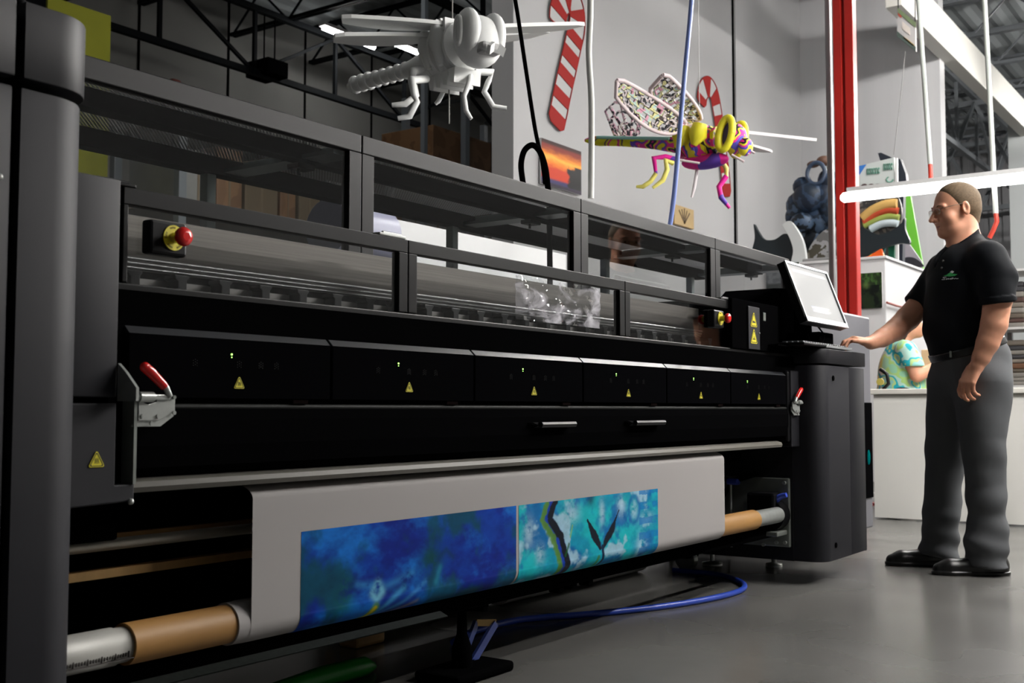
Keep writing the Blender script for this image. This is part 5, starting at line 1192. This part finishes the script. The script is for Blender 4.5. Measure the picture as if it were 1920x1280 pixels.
# white boards behind the printer, seen through its hood
a = onY(702, 402, 4.2); c = onY(1062, 490, 4.2)
WB = thing('display_board', ((a.x+c.x)/2, 4.23, 0), 'wide bright white board on legs seen through the middle panes of the printer hood', 'board')
MB().box((a.x, 4.2, a.z-0.45), (c.x, 4.26, a.z), 0.006).build('board', mat('bright_white_board', (0.74, 0.74, 0.75), 0.6), WB)
for x_ in (a.x+0.1, c.x-0.1): MB().box((x_-0.03, 4.2, 0), (x_+0.03, 4.26, a.z-0.45)).build('leg', m_house, WB)
a = onY(655, 398, 3.6)
b = MB(); b.cyl((a.x-0.15, 3.6, a.z-0.09), (a.x+0.22, 3.6, a.z-0.09), 0.13, 24)
rl_ = tag(b.build('vinyl_roll', mat('lavender_vinyl', (0.36, 0.36, 0.50), 0.35)), 'pale lavender roll on a stand seen through the hood at the first upright', 'roll')
MB().box((a.x-0.1, 3.52, 0), (a.x+0.17, 3.68, a.z-0.22)).build('stand', M['black'], rl_)
# ================================================================== people: smooth blended solids meshed by surface nets
def V3(*a): return np.array(a, float)
class SD:
    """signed distance builder on a point array"""
    def __init__(s, P): s.P = P
    def ell(s, c, r, R=None):
        p = s.P-np.asarray(c, float)
        if R is not None: p = p@R
        r = np.asarray(r, float); k0 = np.linalg.norm(p/r, axis=1); k1 = np.linalg.norm(p/(r*r), axis=1)
        return k0*(k0-1)/np.maximum(k1, 1e-9)
    def cap(s, a, b, ra, rb):
        a = np.asarray(a, float); b = np.asarray(b, float); ab = b-a; p = s.P-a
        t = np.clip(p@ab/(ab@ab), 0, 1); return np.linalg.norm(p-t[:, None]*ab, axis=1)-(ra+(rb-ra)*t)
    def sph(s, c, r): return np.linalg.norm(s.P-np.asarray(c, float), axis=1)-r
    def chain(s, pts, rs, k=0.0):
        d = None
        for i in range(len(pts)-1):
            q = s.cap(pts[i], pts[i+1], rs[i], rs[i+1]); d = q if d is None else (np.minimum(d, q) if k == 0 else smin(d, q, k))
        return d
def smin(a, b, k):
    h = np.clip(0.5+0.5*(b-a)/k, 0, 1); return b*(1-h)+a*h-k*h*(1-h)
def smax(a, b, k): return -smin(-a, -b, k)
def mesh_sdf(f, lo, hi, h):
    lo = np.asarray(lo, float); hi = np.asarray(hi, float); B = 8
    nb = np.ceil((hi-lo)/(h*B)).astype(int); n = nb*B
    g = np.stack(np.meshgrid(*[np.arange(k) for k in nb], indexing='ij'), -1).reshape(-1, 3)
    cen = lo+(g+0.5)*B*h-0.5*h; dc = f(cen)
    D = np.repeat(np.repeat(np.repeat(np.where(dc < 0, -1.0, 1.0).reshape(nb).astype(np.float32), B, 0), B, 1), B, 2)
    keep = g[np.abs(dc) < B*h*1.5]
    o = np.stack(np.meshgrid(*[np.arange(B)]*3, indexing='ij'), -1).reshape(-1, 3)
    for s0 in range(0, len(keep), 600):
        ix = (keep[s0:s0+600, None, :]*B+o[None]).reshape(-1, 3)
        D[ix[:, 0], ix[:, 1], ix[:, 2]] = f(lo+ix*h)
    S_ = D < 0; nx, ny, nz = D.shape
    cnt = np.zeros((nx-1, ny-1, nz-1), np.int8)
    for dx in (0, 1):
        for dy in (0, 1):
            for dz in (0, 1): cnt += S_[dx:nx-1+dx, dy:ny-1+dy, dz:nz-1+dz]
    act = np.argwhere((cnt > 0) & (cnt < 8)); idm = -np.ones(cnt.shape, np.int32); idm[tuple(act.T)] = np.arange(len(act))
    acc = np.zeros((len(act), 3)); num = np.zeros(len(act)); C8 = [(i, j, k) for i in (0, 1) for j in (0, 1) for k in (0, 1)]
    for a in C8:
        for ax in range(3):
            if a[ax] == 1: continue
            b_ = list(a); b_[ax] = 1
            da = D[act[:, 0]+a[0], act[:, 1]+a[1], act[:, 2]+a[2]]; db = D[act[:, 0]+b_[0], act[:, 1]+b_[1], act[:, 2]+b_[2]]
            m = (da < 0) != (db < 0); t = np.where(m, da/np.where(m, da-db, 1), 0)
            p = np.tile(np.array(a, float), (len(act), 1)); p[:, ax] = t
            acc[m] += p[m]; num[m] += 1
    V = lo+(act+acc/num[:, None])*h
    F = []
    for ax in range(3):
        sl0 = [slice(None)]*3; sl1 = [slice(None)]*3; sl0[ax] = slice(0, -1); sl1[ax] = slice(1, None)
        ch = S_[tuple(sl0)] != S_[tuple(sl1)]
        e = np.argwhere(ch); u, v = (ax+1) % 3, (ax+2) % 3
        e = e[(e[:, u] > 0) & (e[:, v] > 0) & (e[:, u] < D.shape[u]-1) & (e[:, v] < D.shape[v]-1)]
        q = []
        for (du, dv) in ((-1, -1), (0, -1), (0, 0), (-1, 0)):
            c = e.copy(); c[:, u] += du; c[:, v] += dv; q.append(idm[tuple(c.T)])
        q = np.stack(q, 1); fl = S_[tuple(e.T)]
        q[~fl] = q[~fl][:, ::-1]; F.append(q)
    F = np.concatenate(F); F = F[(F >= 0).all(1)]
    return V, F
NH = np.array([math.cos(HEAD), math.sin(HEAD), 0]); RTn = np.array([RT.x, RT.y, 0])
MO = np.array([5.556, 1.475, 0])
def toW(V, O=MO): return O+V[:, :1]*RTn+V[:, 1:2]*NH+V[:, 2:3]*np.array([0, 0, 1.0])
def unit(v): v = np.asarray(v, float); return v/np.linalg.norm(v)
def part(name, f, lo, hi, h, m, parent, O=MO):
    V, F = mesh_sdf(f, lo, hi, h); return fromarrays(name, toW(V, O), F, m, parent)
# ---- the man. local axes: u right in the picture, n away from the camera, z up; he faces -u, turned a little to the camera
HC = V3(0.148, 0.0, 1.722)
yawh, nod = math.radians(6), math.radians(9)
hf = V3(-math.cos(yawh), -math.sin(yawh), 0); hl = V3(math.sin(yawh), -math.cos(yawh), 0)
hx = unit(hf*math.cos(nod)-V3(0, 0, 1)*math.sin(nod)); hz = unit(np.cross(hx, hl)); hz = hz if hz[2] > 0 else -hz
HR = np.stack([hx, hl, hz], 1)      # columns: forward, left, up
def HP(x, y, z): return HC+HR@V3(x, y, z)
def hand_parts(s, w_, d, pn, t, curls, thumb, sc=1.0, k=0.006):
    """palm, four bent fingers of different length and a thumb from the side of the palm"""
    d, pn, t = unit(d), unit(pn), unit(t)
    o = None
    bases = []
    for j, (off, ml) in enumerate(((0.030, 0.086), (0.011, 0.090), (-0.009, 0.086), (-0.027, 0.078))):
        a = w_+t*off*0.55*sc+d*0.012*sc; b = w_+t*off*sc+d*ml*sc; bases.append(b)
        q = s.cap(a, b, 0.016*sc, 0.0118*sc); o = q if o is None else smin(o, q, 0.014*sc)
    o = smin(o, s.cap(w_+t*0.02*sc+pn*0.012*sc+d*0.02*sc, w_+t*0.022*sc+pn*0.008*sc+d*0.055*sc, 0.016*sc, 0.012*sc), 0.014*sc)
    LN = ((0.044, 0.027, 0.021), (0.048, 0.031, 0.022), (0.045, 0.029, 0.021), (0.035, 0.022, 0.019))
    for j in range(4):
        p = bases[j]; ang = 0; pts = [p]; fan = (0.10, 0.02, -0.05, -0.12)[j]
        for i in range(3):
            ang += curls[j][i]; dv = d*math.cos(ang)+pn*math.sin(ang)+t*fan; p = p+unit(dv)*LN[j][i]*sc; pts.append(p)
        r = (0.0103, 0.0097, 0.0088, 0.0072); r = [x*sc*(0.88 if j == 3 else 1) for x in r]
        o = smin(o, s.chain(pts, r), k)
    tb = w_+d*0.022*sc+t*0.028*sc; pts = [tb]; p = tb
    for i, (ln, v) in enumerate(zip((0.038, 0.032, 0.026), thumb)):
        p = p+unit(d*v[0]+t*v[1]+pn*v[2])*ln*sc; pts.append(p)
    return smin(o, s.chain(pts, [0.0155*sc, 0.0122*sc, 0.0108*sc, 0.0088*sc]), 0.010*sc)
SHL, ELL, WRL = V3(.215, -.205, 1.455), V3(.205, -.262, 1.165), V3(.143, -.225, .962)
SHR, ELR, WRR = V3(.165, .200, 1.450), V3(-.03, .175, 1.200), V3(-.276, -.025, 1.078)
LHd = unit(V3(-.50, .05, -.86)); HLp = unit(V3(.76, .50, -.40)); HLp = unit(HLp-LHd*(HLp@LHd)); HLt = np.cross(LHd, HLp); HLt = HLt if HLt[1] > 0 else -HLt; RHd = unit(V3(-.93, -.12, .20))
def f_head(P):
    s = SD((P-HC)@HR)
    d = s.ell((-.018, 0, .036), (.108, .079, .092))
    d = smin(d, s.ell((.036, 0, -.028), (.066, .064, .092)), .03)
    d = smin(d, s.ell((.040, 0, -.086), (.056, .056, .042)), .025)
    d = smin(d, s.sph((.083, 0, -.108), .022), .022)
    for y in (-1, 1):
        d = smin(d, s.sph((.062, y*.040, -.040), .030), .022)
        d = smin(d, s.cap((.090, y*.014, .020), (.082, y*.050, .018), .011, .010), .012)
        d = smax(d, -s.sph((.110, y*.033, .000), .018), .012)
        d = smin(d, s.sph((.083, y*.032, .001), .0135), .004)
        d = smin(d, s.sph((.110, y*.0125, -.041), .0095), .008)
    d = smin(d, s.chain([(.096, 0, .014), (.112, 0, -.010), (.1300, 0, -.036)], [.008, .0095, .0115]), .010)
    d = smin(d, s.cap((.092, -.020, -.066), (.092, .020, -.066), .0085, .0085), .008)
    d = smin(d, s.cap((.090, -.017, -.081), (.090, .017, -.081), .0095, .0095), .008)
    d = smax(d, -s.cap((.104, -.024, -.0735), (.104, .024, -.0735), .0035, .0035), .004)
    for y in (-1, 1):
        e = s.ell((-.012, y*.081, -.008), (.020, .0085, .034)); e = smax(e, -s.ell((-.006, y*.089, -.004), (.010, .008, .020)), .004)
        d = smin(d, e, .006)
    return d
NB = V3(.205, 0, 1.50)
def f_body(P):
    s = SD(P)
    d = f_head(P)
    d = smin(d, s.cap(HP(-.035, 0, -.06), NB, .060, .070), .03)
    d = smin(d, s.cap(HP(.02, 0, -.10), V3(.15, 0, 1.50), .040, .045), .03)
    t = s.ell((.155, 0, 1.34), (.115, .18, .19)); t = smin(t, s.ell((.165, 0, 1.14), (.145, .165, .2)), .08); t = smin(t, s.ell((.2, 0, .95), (.15, .165, .14)), .06)
    for y in (-1, 1): t = smin(t, s.cap((.21, 0, 1.54), (SHL if y < 0 else SHR)-V3(0, 0, .01), .05, .055), .05)
    d = smin(d, t, .04)
    d = smin(d, s.chain([V3(.17, .11, .9), V3(.12, .15, .55), V3(.10, .17, .09)], [.09, .055, .04]), .05)
    d = smin(d, s.chain([V3(.225, -.1, .9), V3(.215, -.11, .56), V3(.205, -.12, .07)], [.09, .055, .04]), .05)
    a = s.chain([SHL, V3(.236, -.250, 1.27), V3(.214, -.252, 1.15), V3(.186, -.243, 1.065), V3(.160, -.232, 1.0), WRL], [.064, .063, .058, .050, .040, .0315], .010)
    d = smin(d, a, .03)
    a = s.chain([SHR, V3(.06, .190, 1.300), V3(-.035, .165, 1.208), V3(-.115, .105, 1.148), V3(-.205, .035, 1.104), WRR], [.064, .062, .058, .053, .043, .0325], .010)
    d = smin(d, a, .03)
    c = ((.45, .60, .40), (.52, .65, .45), (.60, .68, .45), (.66, .68, .45))
    h1 = hand_parts(s, WRL, LHd, HLp, HLt, c, ((.80, .45, .35), (.92, .10, .35), (.92, -.05, .40)), 1.06)
    d = smin(d, h1, .014)
    c = ((.48, .50, .35), (.50, .55, .35), (.52, .55, .35), (.52, .55, .35))
    h2 = hand_parts(s, WRR, RHd, V3(.05, 0, -1), V3(.16, -.98, -.1), c, ((.85, .50, .12), (.95, .2, .15), (.95, -.05, .15)), 1.04)
    return smin(d, h2, .014)
def f_torso(P):
    s = SD(P)
    d = s.ell((.150, 0, 1.355), (.136, .205, .20)); d = smin(d, s.ell((.160, 0, 1.155), (.168, .190, .20)), .08)
    d = smin(d, s.ell((.205, 0, 1.02), (.165, .185, .14)), .06)
    d = smin(d, s.cap((.215, 0, 1.555), SHL-V3(0, -.02, .0), .058, .078), .05); d = smin(d, s.cap((.205, 0, 1.555), SHR-V3(0, .02, .0), .058, .078), .05)
    return d
def belt_h(P): return P[:, 2]-(1.000+0.30*(P[:, 0]-.04))
def fold(P, a, fx, fz, ph=0.0): return a*np.sin(fx*P[:, 0]+0.6*fx*P[:, 1]+ph+1.5*np.sin(P[:, 2]*fz*.37))*np.sin(fz*P[:, 2]+.5*fx*P[:, 0]+ph*2)
def f_shirt(P):
    s = SD(P); d = f_torso(P)
    l = s.chain([SHL, V3(.236, -.243, 1.36), V3(.232, -.262, 1.225)], [.082, .086, .076]); l = smax(l, (1.242-P[:, 2])+0.1*(P[:, 0]-.23), .006)
    l = np.minimum(l, np.maximum(np.abs(s.cap((.238, -.252, 1.32), (.232, -.262, 1.20), .083, .077))-.004, np.abs(P[:, 2]-1.256-0.1*(P[:, 0]-.23))-.012))
    ax = unit(V3(-.195, -.02, -.25)); r = s.chain([SHR, SHR+ax*.24], [.084, .076]); r = smax(r, (P-SHR)@ax-.228, .006)
    d = smin(d, l, .035); d = smin(d, r, .035)
    fd = np.clip((1.52-P[:, 2])/.12, 0, 1)
    d = d+fold(P, .0050, 17, 24)*fd+fold(P, .0025, 38, 30, 1.0)*fd
    d = smax(d, -(belt_h(P)-.002), .004)
    # neck opening
    n = SD(P).cap(V3(.165, 0, 1.66), V3(.195, 0, 1.50), .066, .080); d = smax(d, -n, .008)
    v = SD(P).cap(V3(.075, -.025, 1.57), V3(.035, -.035, 1.44), .046, .006); d = smax(d, -v, .006)
    return d
def f_collar(P):
    s = SD(P); n = s.cap(V3(.160, 0, 1.68), V3(.192, 0, 1.50), .070, .090)
    pl = (P[:, 2]-1.560)-0.68*(P[:, 0]-.165)-.16*P[:, 1]
    d = np.maximum(np.abs(n)-.0045, np.maximum(pl-.012-.15*np.abs(P[:, 1]), -pl-.038))
    v = s.cap(V3(.055, -.02, 1.58), V3(.03, -.035, 1.44), .050, .010); return np.maximum(d, -v)
def f_trousers(P):
    s = SD(P)
    d = s.ell((.208, 0, .965), (.172, .188, .165)); d = smin(d, s.ell((.205, 0, 1.03), (.166, .186, .12)), .04)
    R_ = s.chain([V3(.165, .10, .88), V3(.128, .145, .56), V3(.118, .16, .34), V3(.095, .172, .055)], [.128, .090, .083, .092], .03)
    L_ = s.chain([V3(.225, -.085, .88), V3(.210, -.110, .56), V3(.215, -.118, .34), V3(.207, -.122, .04)], [.132, .093, .085, .096], .03)
    d = smin(d, R_, .05); d = smin(d, L_, .05)
    lowf = np.clip((.75-P[:, 2])/.5, 0, 1)
    d = d+fold(P, .009, 20, 26)*lowf+fold(P, .005, 14, 18, 2)+.006*np.sin(P[:, 2]*60+P[:, 0]*14)*np.clip((.32-P[:, 2])/.25, 0, 1)
    cre = np.exp(-((P[:, 1]+.12)/.012)**2)*(P[:, 0] < .2); d = d-.003*cre
    d = np.maximum(d, belt_h(P)+.002)
    return np.maximum(d, .035+.12*np.maximum(0, .2-P[:, 0])-P[:, 2])
def f_belt(P):
    s = SD(P); d = smin(s.ell((.205, 0, 1.02), (.170, .190, .14)), s.ell((.160, 0, 1.155), (.168, .190, .20)), .06)
    return np.maximum(d-.004, np.abs(belt_h(P)-.004)-.019)
def shoe(heel, toe):
    def f(P):
        s = SD(P); a = np.asarray(heel, float); b = np.asarray(toe, float); v = unit(b-a); L = np.linalg.norm(b-a); at_ = lambda t, z: a+v*t*L+V3(0, 0, z)
        d = s.chain([at_(.10, .036), at_(.45, .036), at_(.80, .028), at_(.93, .024)], [.038, .046, .042, .030], .02)
        d = smin(d, s.cap(at_(.14, .07), at_(.40, .055), .040, .038), .03)
        sole = np.maximum(s.chain([at_(.10, .012), at_(.45, .012), at_(.80, .012), at_(.93, .012)], [.043, .047, .047, .035], .02), P[:, 2]-.018)
        d = np.maximum(np.minimum(d, sole), .0015-P[:, 2])
        return d
    return f
def f_hair(P):
    q = (P-HC)@HR; s = SD(q)
    d = s.ell((-.019, 0, .036), (.1125, .083, .0955)); d = smin(d, s.cap((-.06, 0, -.02), (-.055, 0, -.07), .062, .052), .03)
    d = d+.0005*np.sin(q[:, 0]*300+q[:, 2]*560+3*np.sin(q[:, 1]*90))
    x, z = q[:, 0], q[:, 2]; side = np.abs(q[:, 1])
    fr_ = x-(.066-.42*np.maximum(0, .098-z)-.18*np.maximum(0, side-.03)-0.2*np.maximum(0, .05-side)*0)
    lo_ = (-.085+1.15*np.maximum(0, x+.055))-z
    d = d+.0045*np.exp(np.maximum(fr_, lo_)/.010)
    return np.maximum(np.maximum(d, fr_), lo_)
m_skin = mat('skin', (0.72, 0.35, 0.225), 0.48, spec=0.35, noise=0.10, nscale=22, bump=0.04, bscale=260)
m_skin.node_tree.nodes['Principled BSDF'].inputs['Subsurface Weight'].default_value = 0.08
m_skin.node_tree.nodes['Principled BSDF'].inputs['Subsurface Scale'].default_value = 0.01
m_polo = mat('black_polo_cloth', (0.0055, 0.0065, 0.0085), 0.8, spec=0.12, bump=0.25, bscale=500)
m_trous = mat('charcoal_trouser_cloth', (0.090, 0.094, 0.100), 0.85, spec=0.15, bump=0.15, bscale=500, noise=0.12, nscale=5)
m_leather = mat('black_leather', (0.006, 0.006, 0.006), 0.35, spec=0.5, bump=0.1, bscale=120)
m_hair = mat('brown_hair', (0.13, 0.09, 0.055), 0.75, spec=0.2, noise=0.35, nscale=90, bump=0.3, bscale=300)
MAN = thing('person', Vector(toW(V3(.18, .03, 0)[None])[0]), 'man in black polo shirt and grey trousers standing with one hand on the keyboard', 'person')
part('body', f_body, (-.52, -.36, .03), (.42, .32, 1.88), .0042, m_skin, MAN)
part('hair', f_hair, (.0, -.13, 1.56), (.30, .13, 1.88), .0032, m_hair, MAN)
SHIRT = part('shirt', f_shirt, (-.10, -.38, .94), (.42, .33, 1.66), .005, m_polo, MAN)
part('collar', f_collar, (.0, -.16, 1.42), (.34, .16, 1.70), .0036, m_polo, SHIRT)
part('trousers', f_trousers, (-.08, -.26, .0), (.42, .30, 1.14), .0055, m_trous, MAN)
part('belt', f_belt, (-.05, -.24, .92), (.42, .24, 1.16), .0045, m_leather, MAN)
part('shoe', shoe((.195, .185, 0), (-.145, .205, 0)), (-.25, .1, -.01), (.28, .30, .14), .0042, m_leather, MAN)
part('shoe', shoe((.300, -.135, 0), (-.030, -.105, 0)), (-.15, -.24, -.01), (.40, .0, .14), .0042, m_leather, MAN)
def HW(x, y, z): return Vector(toW(HP(x, y, z)[None])[0])
# glasses
b = MB()
for y in (-1, 1):
    ring = [HW(.112-.006*abs(math.cos(a)), y*(.033+.021*math.copysign(abs(math.cos(a))**.7, math.cos(a))), -.002+.0145*math.copysign(abs(math.sin(a))**.7, math.sin(a))) for a in [i*2*math.pi/24 for i in range(25)]]
    b.tube(ring, 0.0011, 6)
    b.tube([HW(.104, y*.055, .006), HW(.085, y*.073, .010), HW(.03, y*.0805, .014), HW(-.012, y*.083, .016)], 0.0014, 6)
b.tube([HW(.110, -.012, .002), HW(.116, 0, .006), HW(.110, .012, .002)], 0.0012, 6)
gl_ = b.build('glasses', mat('wire_frame', (0.30, 0.25, 0.20), 0.3, 0.9), MAN)
for y in (-1, 1):
    b = MB(); b.slab([HW(.1105-.006*abs(math.cos(a)), y*(.033+.020*math.cos(a)), -.002+.0135*math.sin(a)) for a in [i*2*math.pi/20 for i in range(20)]], 0.001); b.build('lens', M['glass'], gl_)
for y in (-1, 1):
    b = MB(); b.ball(HW(.0915, y*.032, .001), 0.0062, n=12); b.build('iris', mat('dark_eye', (0.02, 0.015, 0.012), 0.2), MAN)
    b = MB(); b.tube([HW(.099, y*.014, .021), HW(.0985, y*.032, .026), HW(.088, y*.052, .020)], [.0022, .003, .0015], 6); b.build('eyebrow', mat('brow_hair', (0.20, 0.11, 0.06), 0.8), MAN)
b = MB(); b.tube([HW(.0985, -.018, -.0722), HW(.1015, 0, -.0725), HW(.0985, .018, -.0722)], [.002, .0042, .002], 8); b.tube([HW(.096, -.014, -.080), HW(.0992, 0, -.081), HW(.096, .014, -.080)], [.002, .0052, .002], 8); b.build('lips', mat('lip_skin', (0.42, 0.13, 0.10), 0.5), MAN)
# chest emblem: sits on the cloth where the left chest faces the camera
def on_cloth(px, py, f, off=0.0015):
    d = np.array(ray(px, py)); d = d/np.linalg.norm(d); o = np.array(OC); B_ = np.stack([RTn, NH, V3(0, 0, 1)], 1)
    t = 4.0
    for _ in range(400):
        p = (o+d*t-MO)@B_; v = f(p[None])[0]
        if v < 0.0006: break
        t += max(v*0.5, 0.0008)
    return Vector(o+d*(t-off))
b = MB()
for P in (((1769, 517), (1778, 514), (1786, 513), (1795, 514), (1790, 517), (1780, 518)), ((1776, 514), (1781, 511), (1786, 512), (1782, 515))): b.slab([on_cloth(x, y, f_shirt) for x, y in P], 0.0012)
em = b.build('emblem', mat('emblem_green', (0.05, 0.45, 0.12), 0.6), SHIRT)
b = MB()
for P in (((1774, 519.5), (1769, 519.5), (1768, 521), (1772, 522), (1771, 524), (1766, 524)), ((1774, 524.5), (1774.5, 522), (1776, 522), (1776, 523.5), (1774.5, 523.5)), ((1780, 523), (1777.5, 522.8), (1778, 521.6), (1779.6, 522), (1778, 523.6)), ((1784, 523), (1781.5, 522.8), (1782, 521.6), (1783.6, 522), (1782, 523.6)), ((1785, 520), (1785, 523.5)), ((1786, 520.5), (1788, 521.5), (1786, 522.5)), ((1789, 523), (1791, 521.5), (1794, 522.5), (1797, 522))):
    b.tube([on_cloth(x, y, f_shirt) for x, y in P], 0.0013, 5)
for P in (((1781, 510), (1785, 507), (1789, 509), (1786, 512)),): b.slab([on_cloth(x, y, f_shirt) for x, y in P], 0.001)
b.build('lettering', mat('emblem_white', (0.85, 0.85, 0.85), 0.6), em)
b = MB()
for (x, y) in ((1768.5, 489), (1766, 502)): b.ball(on_cloth(x, y, f_shirt), 0.0055, (1, 1, 1), 10)
b.build('button', mat('grey_button', (0.08, 0.08, 0.08), 0.4), SHIRT)
b = MB(); c_ = on_cloth(1783, 664, f_belt, .003); b.box((c_.x-.012, c_.y-.004, c_.z-.015), (c_.x+.004, c_.y+.004, c_.z+.015), .002); b.build('buckle', M['plate'], MAN)
# ---- woman behind the bench, her side to us, one arm raised
WO = np.array(onX(1695, 700, 9.25)); WO[2] = 0
m_dress = patches('floral_shirt', [(0.30, 0.62, 0.42), (0.42, 0.66, 0.22), (0.45, 0.70, 0.62), (0.02, 0.42, 0.50), (0.50, 0.72, 0.30), (0.30, 0.66, 0.62)], 7, 0.7, 1.5)
def f_wbody(P):
    s = SD(P); d = s.ell((.06, 0, 1.44), (.085, .075, .115)); d = smin(d, s.ell((.13, -.01, 1.40), (.035, .05, .06)), .04); d = smin(d, s.cap((.155, -.02, 1.40), (.168, -.02, 1.385), .014, .016), .02)
    d = smin(d, s.cap((.02, 0, 1.38), (-.03, 0, 1.26), .052, .06), .03); d = smin(d, s.ell((-.02, 0, 1.05), (.15, .15, .26)), .05)
    d = smin(d, s.chain([V3(-.03, -.16, 1.20), V3(.02, -.24, 1.03), V3(.19, -.22, 1.10), V3(.31, -.20, 1.16)], [.062, .052, .042, .030], .02), .03)
    d = smin(d, s.chain([V3(-.01, .15, 1.2), V3(.1, .22, 1.02), V3(.3, .16, 1.08)], [.06, .05, .03], .02), .03)
    d = smin(d, hand_parts(s, V3(.31, -.20, 1.16), V3(.9, .1, .4), V3(-.3, .1, .9), V3(0, .9, .2), ((.3, .4, .3),)*4, ((.8, .5, .3), (.9, .3, .3), (.95, 0, .3))), .015)
    d = smin(d, s.chain([V3(-.05, .09, .85), V3(0, .09, .5), V3(-.02, .09, .06)], [.11, .07, .045]), .04); d = smin(d, s.chain([V3(-.05, -.09, .85), V3(0, -.09, .5), V3(-.02, -.09, .06)], [.11, .07, .045]), .04)
    return d
def f_wshirt(P):
    s = SD(P); d = s.ell((-.02, 0, 1.02), (.185, .19, .30)); d = smin(d, s.cap((-.04, -.13, 1.24), (-.03, .13, 1.24), .07, .07), .06)
    l = smax(s.cap((-.03, -.17, 1.22), (.0, -.225, 1.09), .082, .078), 1.10-P[:, 2], .01); d = smin(d, l, .03); d = smin(d, s.ell((-.03, 0, .82), (.2, .2, .16)), .08)
    return smax(d, -s.cap((.02, 0, 1.38), (-.02, 0, 1.27), .058, .064), .01)
def f_whair(P):
    s = SD(P); d = s.ell((.04, 0, 1.455), (.105, .09, .118)); d = smin(d, s.ell((-.03, 0, 1.38), (.07, .08, .12)), .04); return np.maximum(d, P[:, 0]-.085+.5*np.maximum(0, 1.5-P[:, 2]))
def f_wtr(P):
    s = SD(P); d = s.chain([V3(-.05, .09, .85), V3(0, .09, .5), V3(-.02, .09, .06)], [.13, .085, .07]); d = smin(d, s.chain([V3(-.05, -.09, .85), V3(0, -.09, .5), V3(-.02, -.09, .06)], [.13, .085, .07]), .03); return np.maximum(d, .03-P[:, 2])
WOM = thing('person', Vector(WO), 'woman in a turquoise and lime patterned shirt bending over behind the white bench', 'person')
part('body', f_wbody, (-.35, -.45, .0), (.55, .4, 1.62), .009, m_skin, WOM, WO)
part('shirt', f_wshirt, (-.35, -.4, .6), (.35, .35, 1.4), .009, m_dress, WOM, WO)
part('hair', f_whair, (-.2, -.2, 1.2), (.25, .2, 1.62), .009, mat('dark_hair', (0.018, 0.013, 0.010), 0.6), WOM, WO)
part('trousers', f_wtr, (-.3, -.3, -.02), (.3, .3, 1.05), .011, mat('dark_trousers', (0.02, 0.02, 0.025), 0.8), WOM, WO)
for y in (-.09, .09): part('shoe', shoe((-.1, y, 0), (.16, y, 0)), (-.2, y-.09, -.01), (.25, y+.09, .13), .008, m_leather, WOM, WO)
# ---- small things on and behind the bench
a = onX(1650, 690, 8.35)
bl = thing('tape_dispenser', (8.35, a.y, 0.905), 'small dark hooked tape dispenser on the bench beside the printer', 'dispenser')
b = MB(); b.tube([(8.35, a.y-0.02, 0.91), (8.35, a.y-0.06, 0.95), (8.35, a.y-0.05, 1.02), (8.35, a.y-0.0, 1.06)], 0.014, 8); b.build('frame', M['blackgl'], bl)
b = MB(); b.cyl((8.34, a.y, 0.965), (8.36, a.y, 0.965), 0.026, 18); b.build('tape_roll', mat('tape_yellow', (0.45, 0.38, 0.08), 0.5), bl)
a = onX(1741, 655, 9.6); c = onX(1752, 690, 9.6)
tag(MB().box((9.6, c.y-0.1, 0), (9.66, a.y+0.06, a.z), 0.005).build('cream_board', mat('cream_board_paint', (0.75, 0.55, 0.36), 0.6)), 'upright cream coloured board just behind the belt of the man', 'panel')
sp_ = onX(1905, 650, 10.5)
SHf = thing('shelf_unit', (10.6, sp_.y-0.2, 0), 'metal shelf unit with stacked bundles at the right edge behind the bench', 'shelf')
for dy in (0.12, -0.75):
    MB().box((10.4, sp_.y+dy-0.02, 0), (10.44, sp_.y+dy+0.02, 2.0)).build('post', m_rack, SHf); MB().box((10.85, sp_.y+dy-0.02, 0), (10.89, sp_.y+dy+0.02, 2.0)).build('post', m_rack, SHf)
for z in (0.45, 0.95, 1.45, 1.95): MB().box((10.4, sp_.y-0.77, z), (10.89, sp_.y+0.14, z+0.02)).build('shelf_board', m_house, SHf)
rr = random.Random(3)
cols_ = [(0.16, 0.13, 0.10), (0.30, 0.26, 0.22), (0.10, 0.05, 0.04), (0.22, 0.10, 0.05), (0.35, 0.33, 0.30), (0.06, 0.06, 0.07)]
for lvl in (0.97, 1.47):
    for col_ in range(3):
        z = lvl; k = 0; y_ = sp_.y+0.02-col_*0.27
        while z < lvl+0.36:
            h = rr.uniform(0.03, 0.05); c3 = tuple(v*0.6 for v in cols_[rr.randrange(6)])
            o = tag(MB().box((10.46, y_-0.10, z), (10.82, y_+0.10, z+h), 0.012).build('bundle', mat('bundle_%d%d%d' % (int(lvl*10), col_, k), c3, 0.7)), 'folded bundle, '+ORD[k]+' from the bottom of the '+('left', 'middle', 'right')[col_]+' stack on the '+('lower' if lvl < 1.2 else 'upper')+' shelf', 'bundle', 'folded bundles on the shelf unit'); z += h+0.001; k += 1
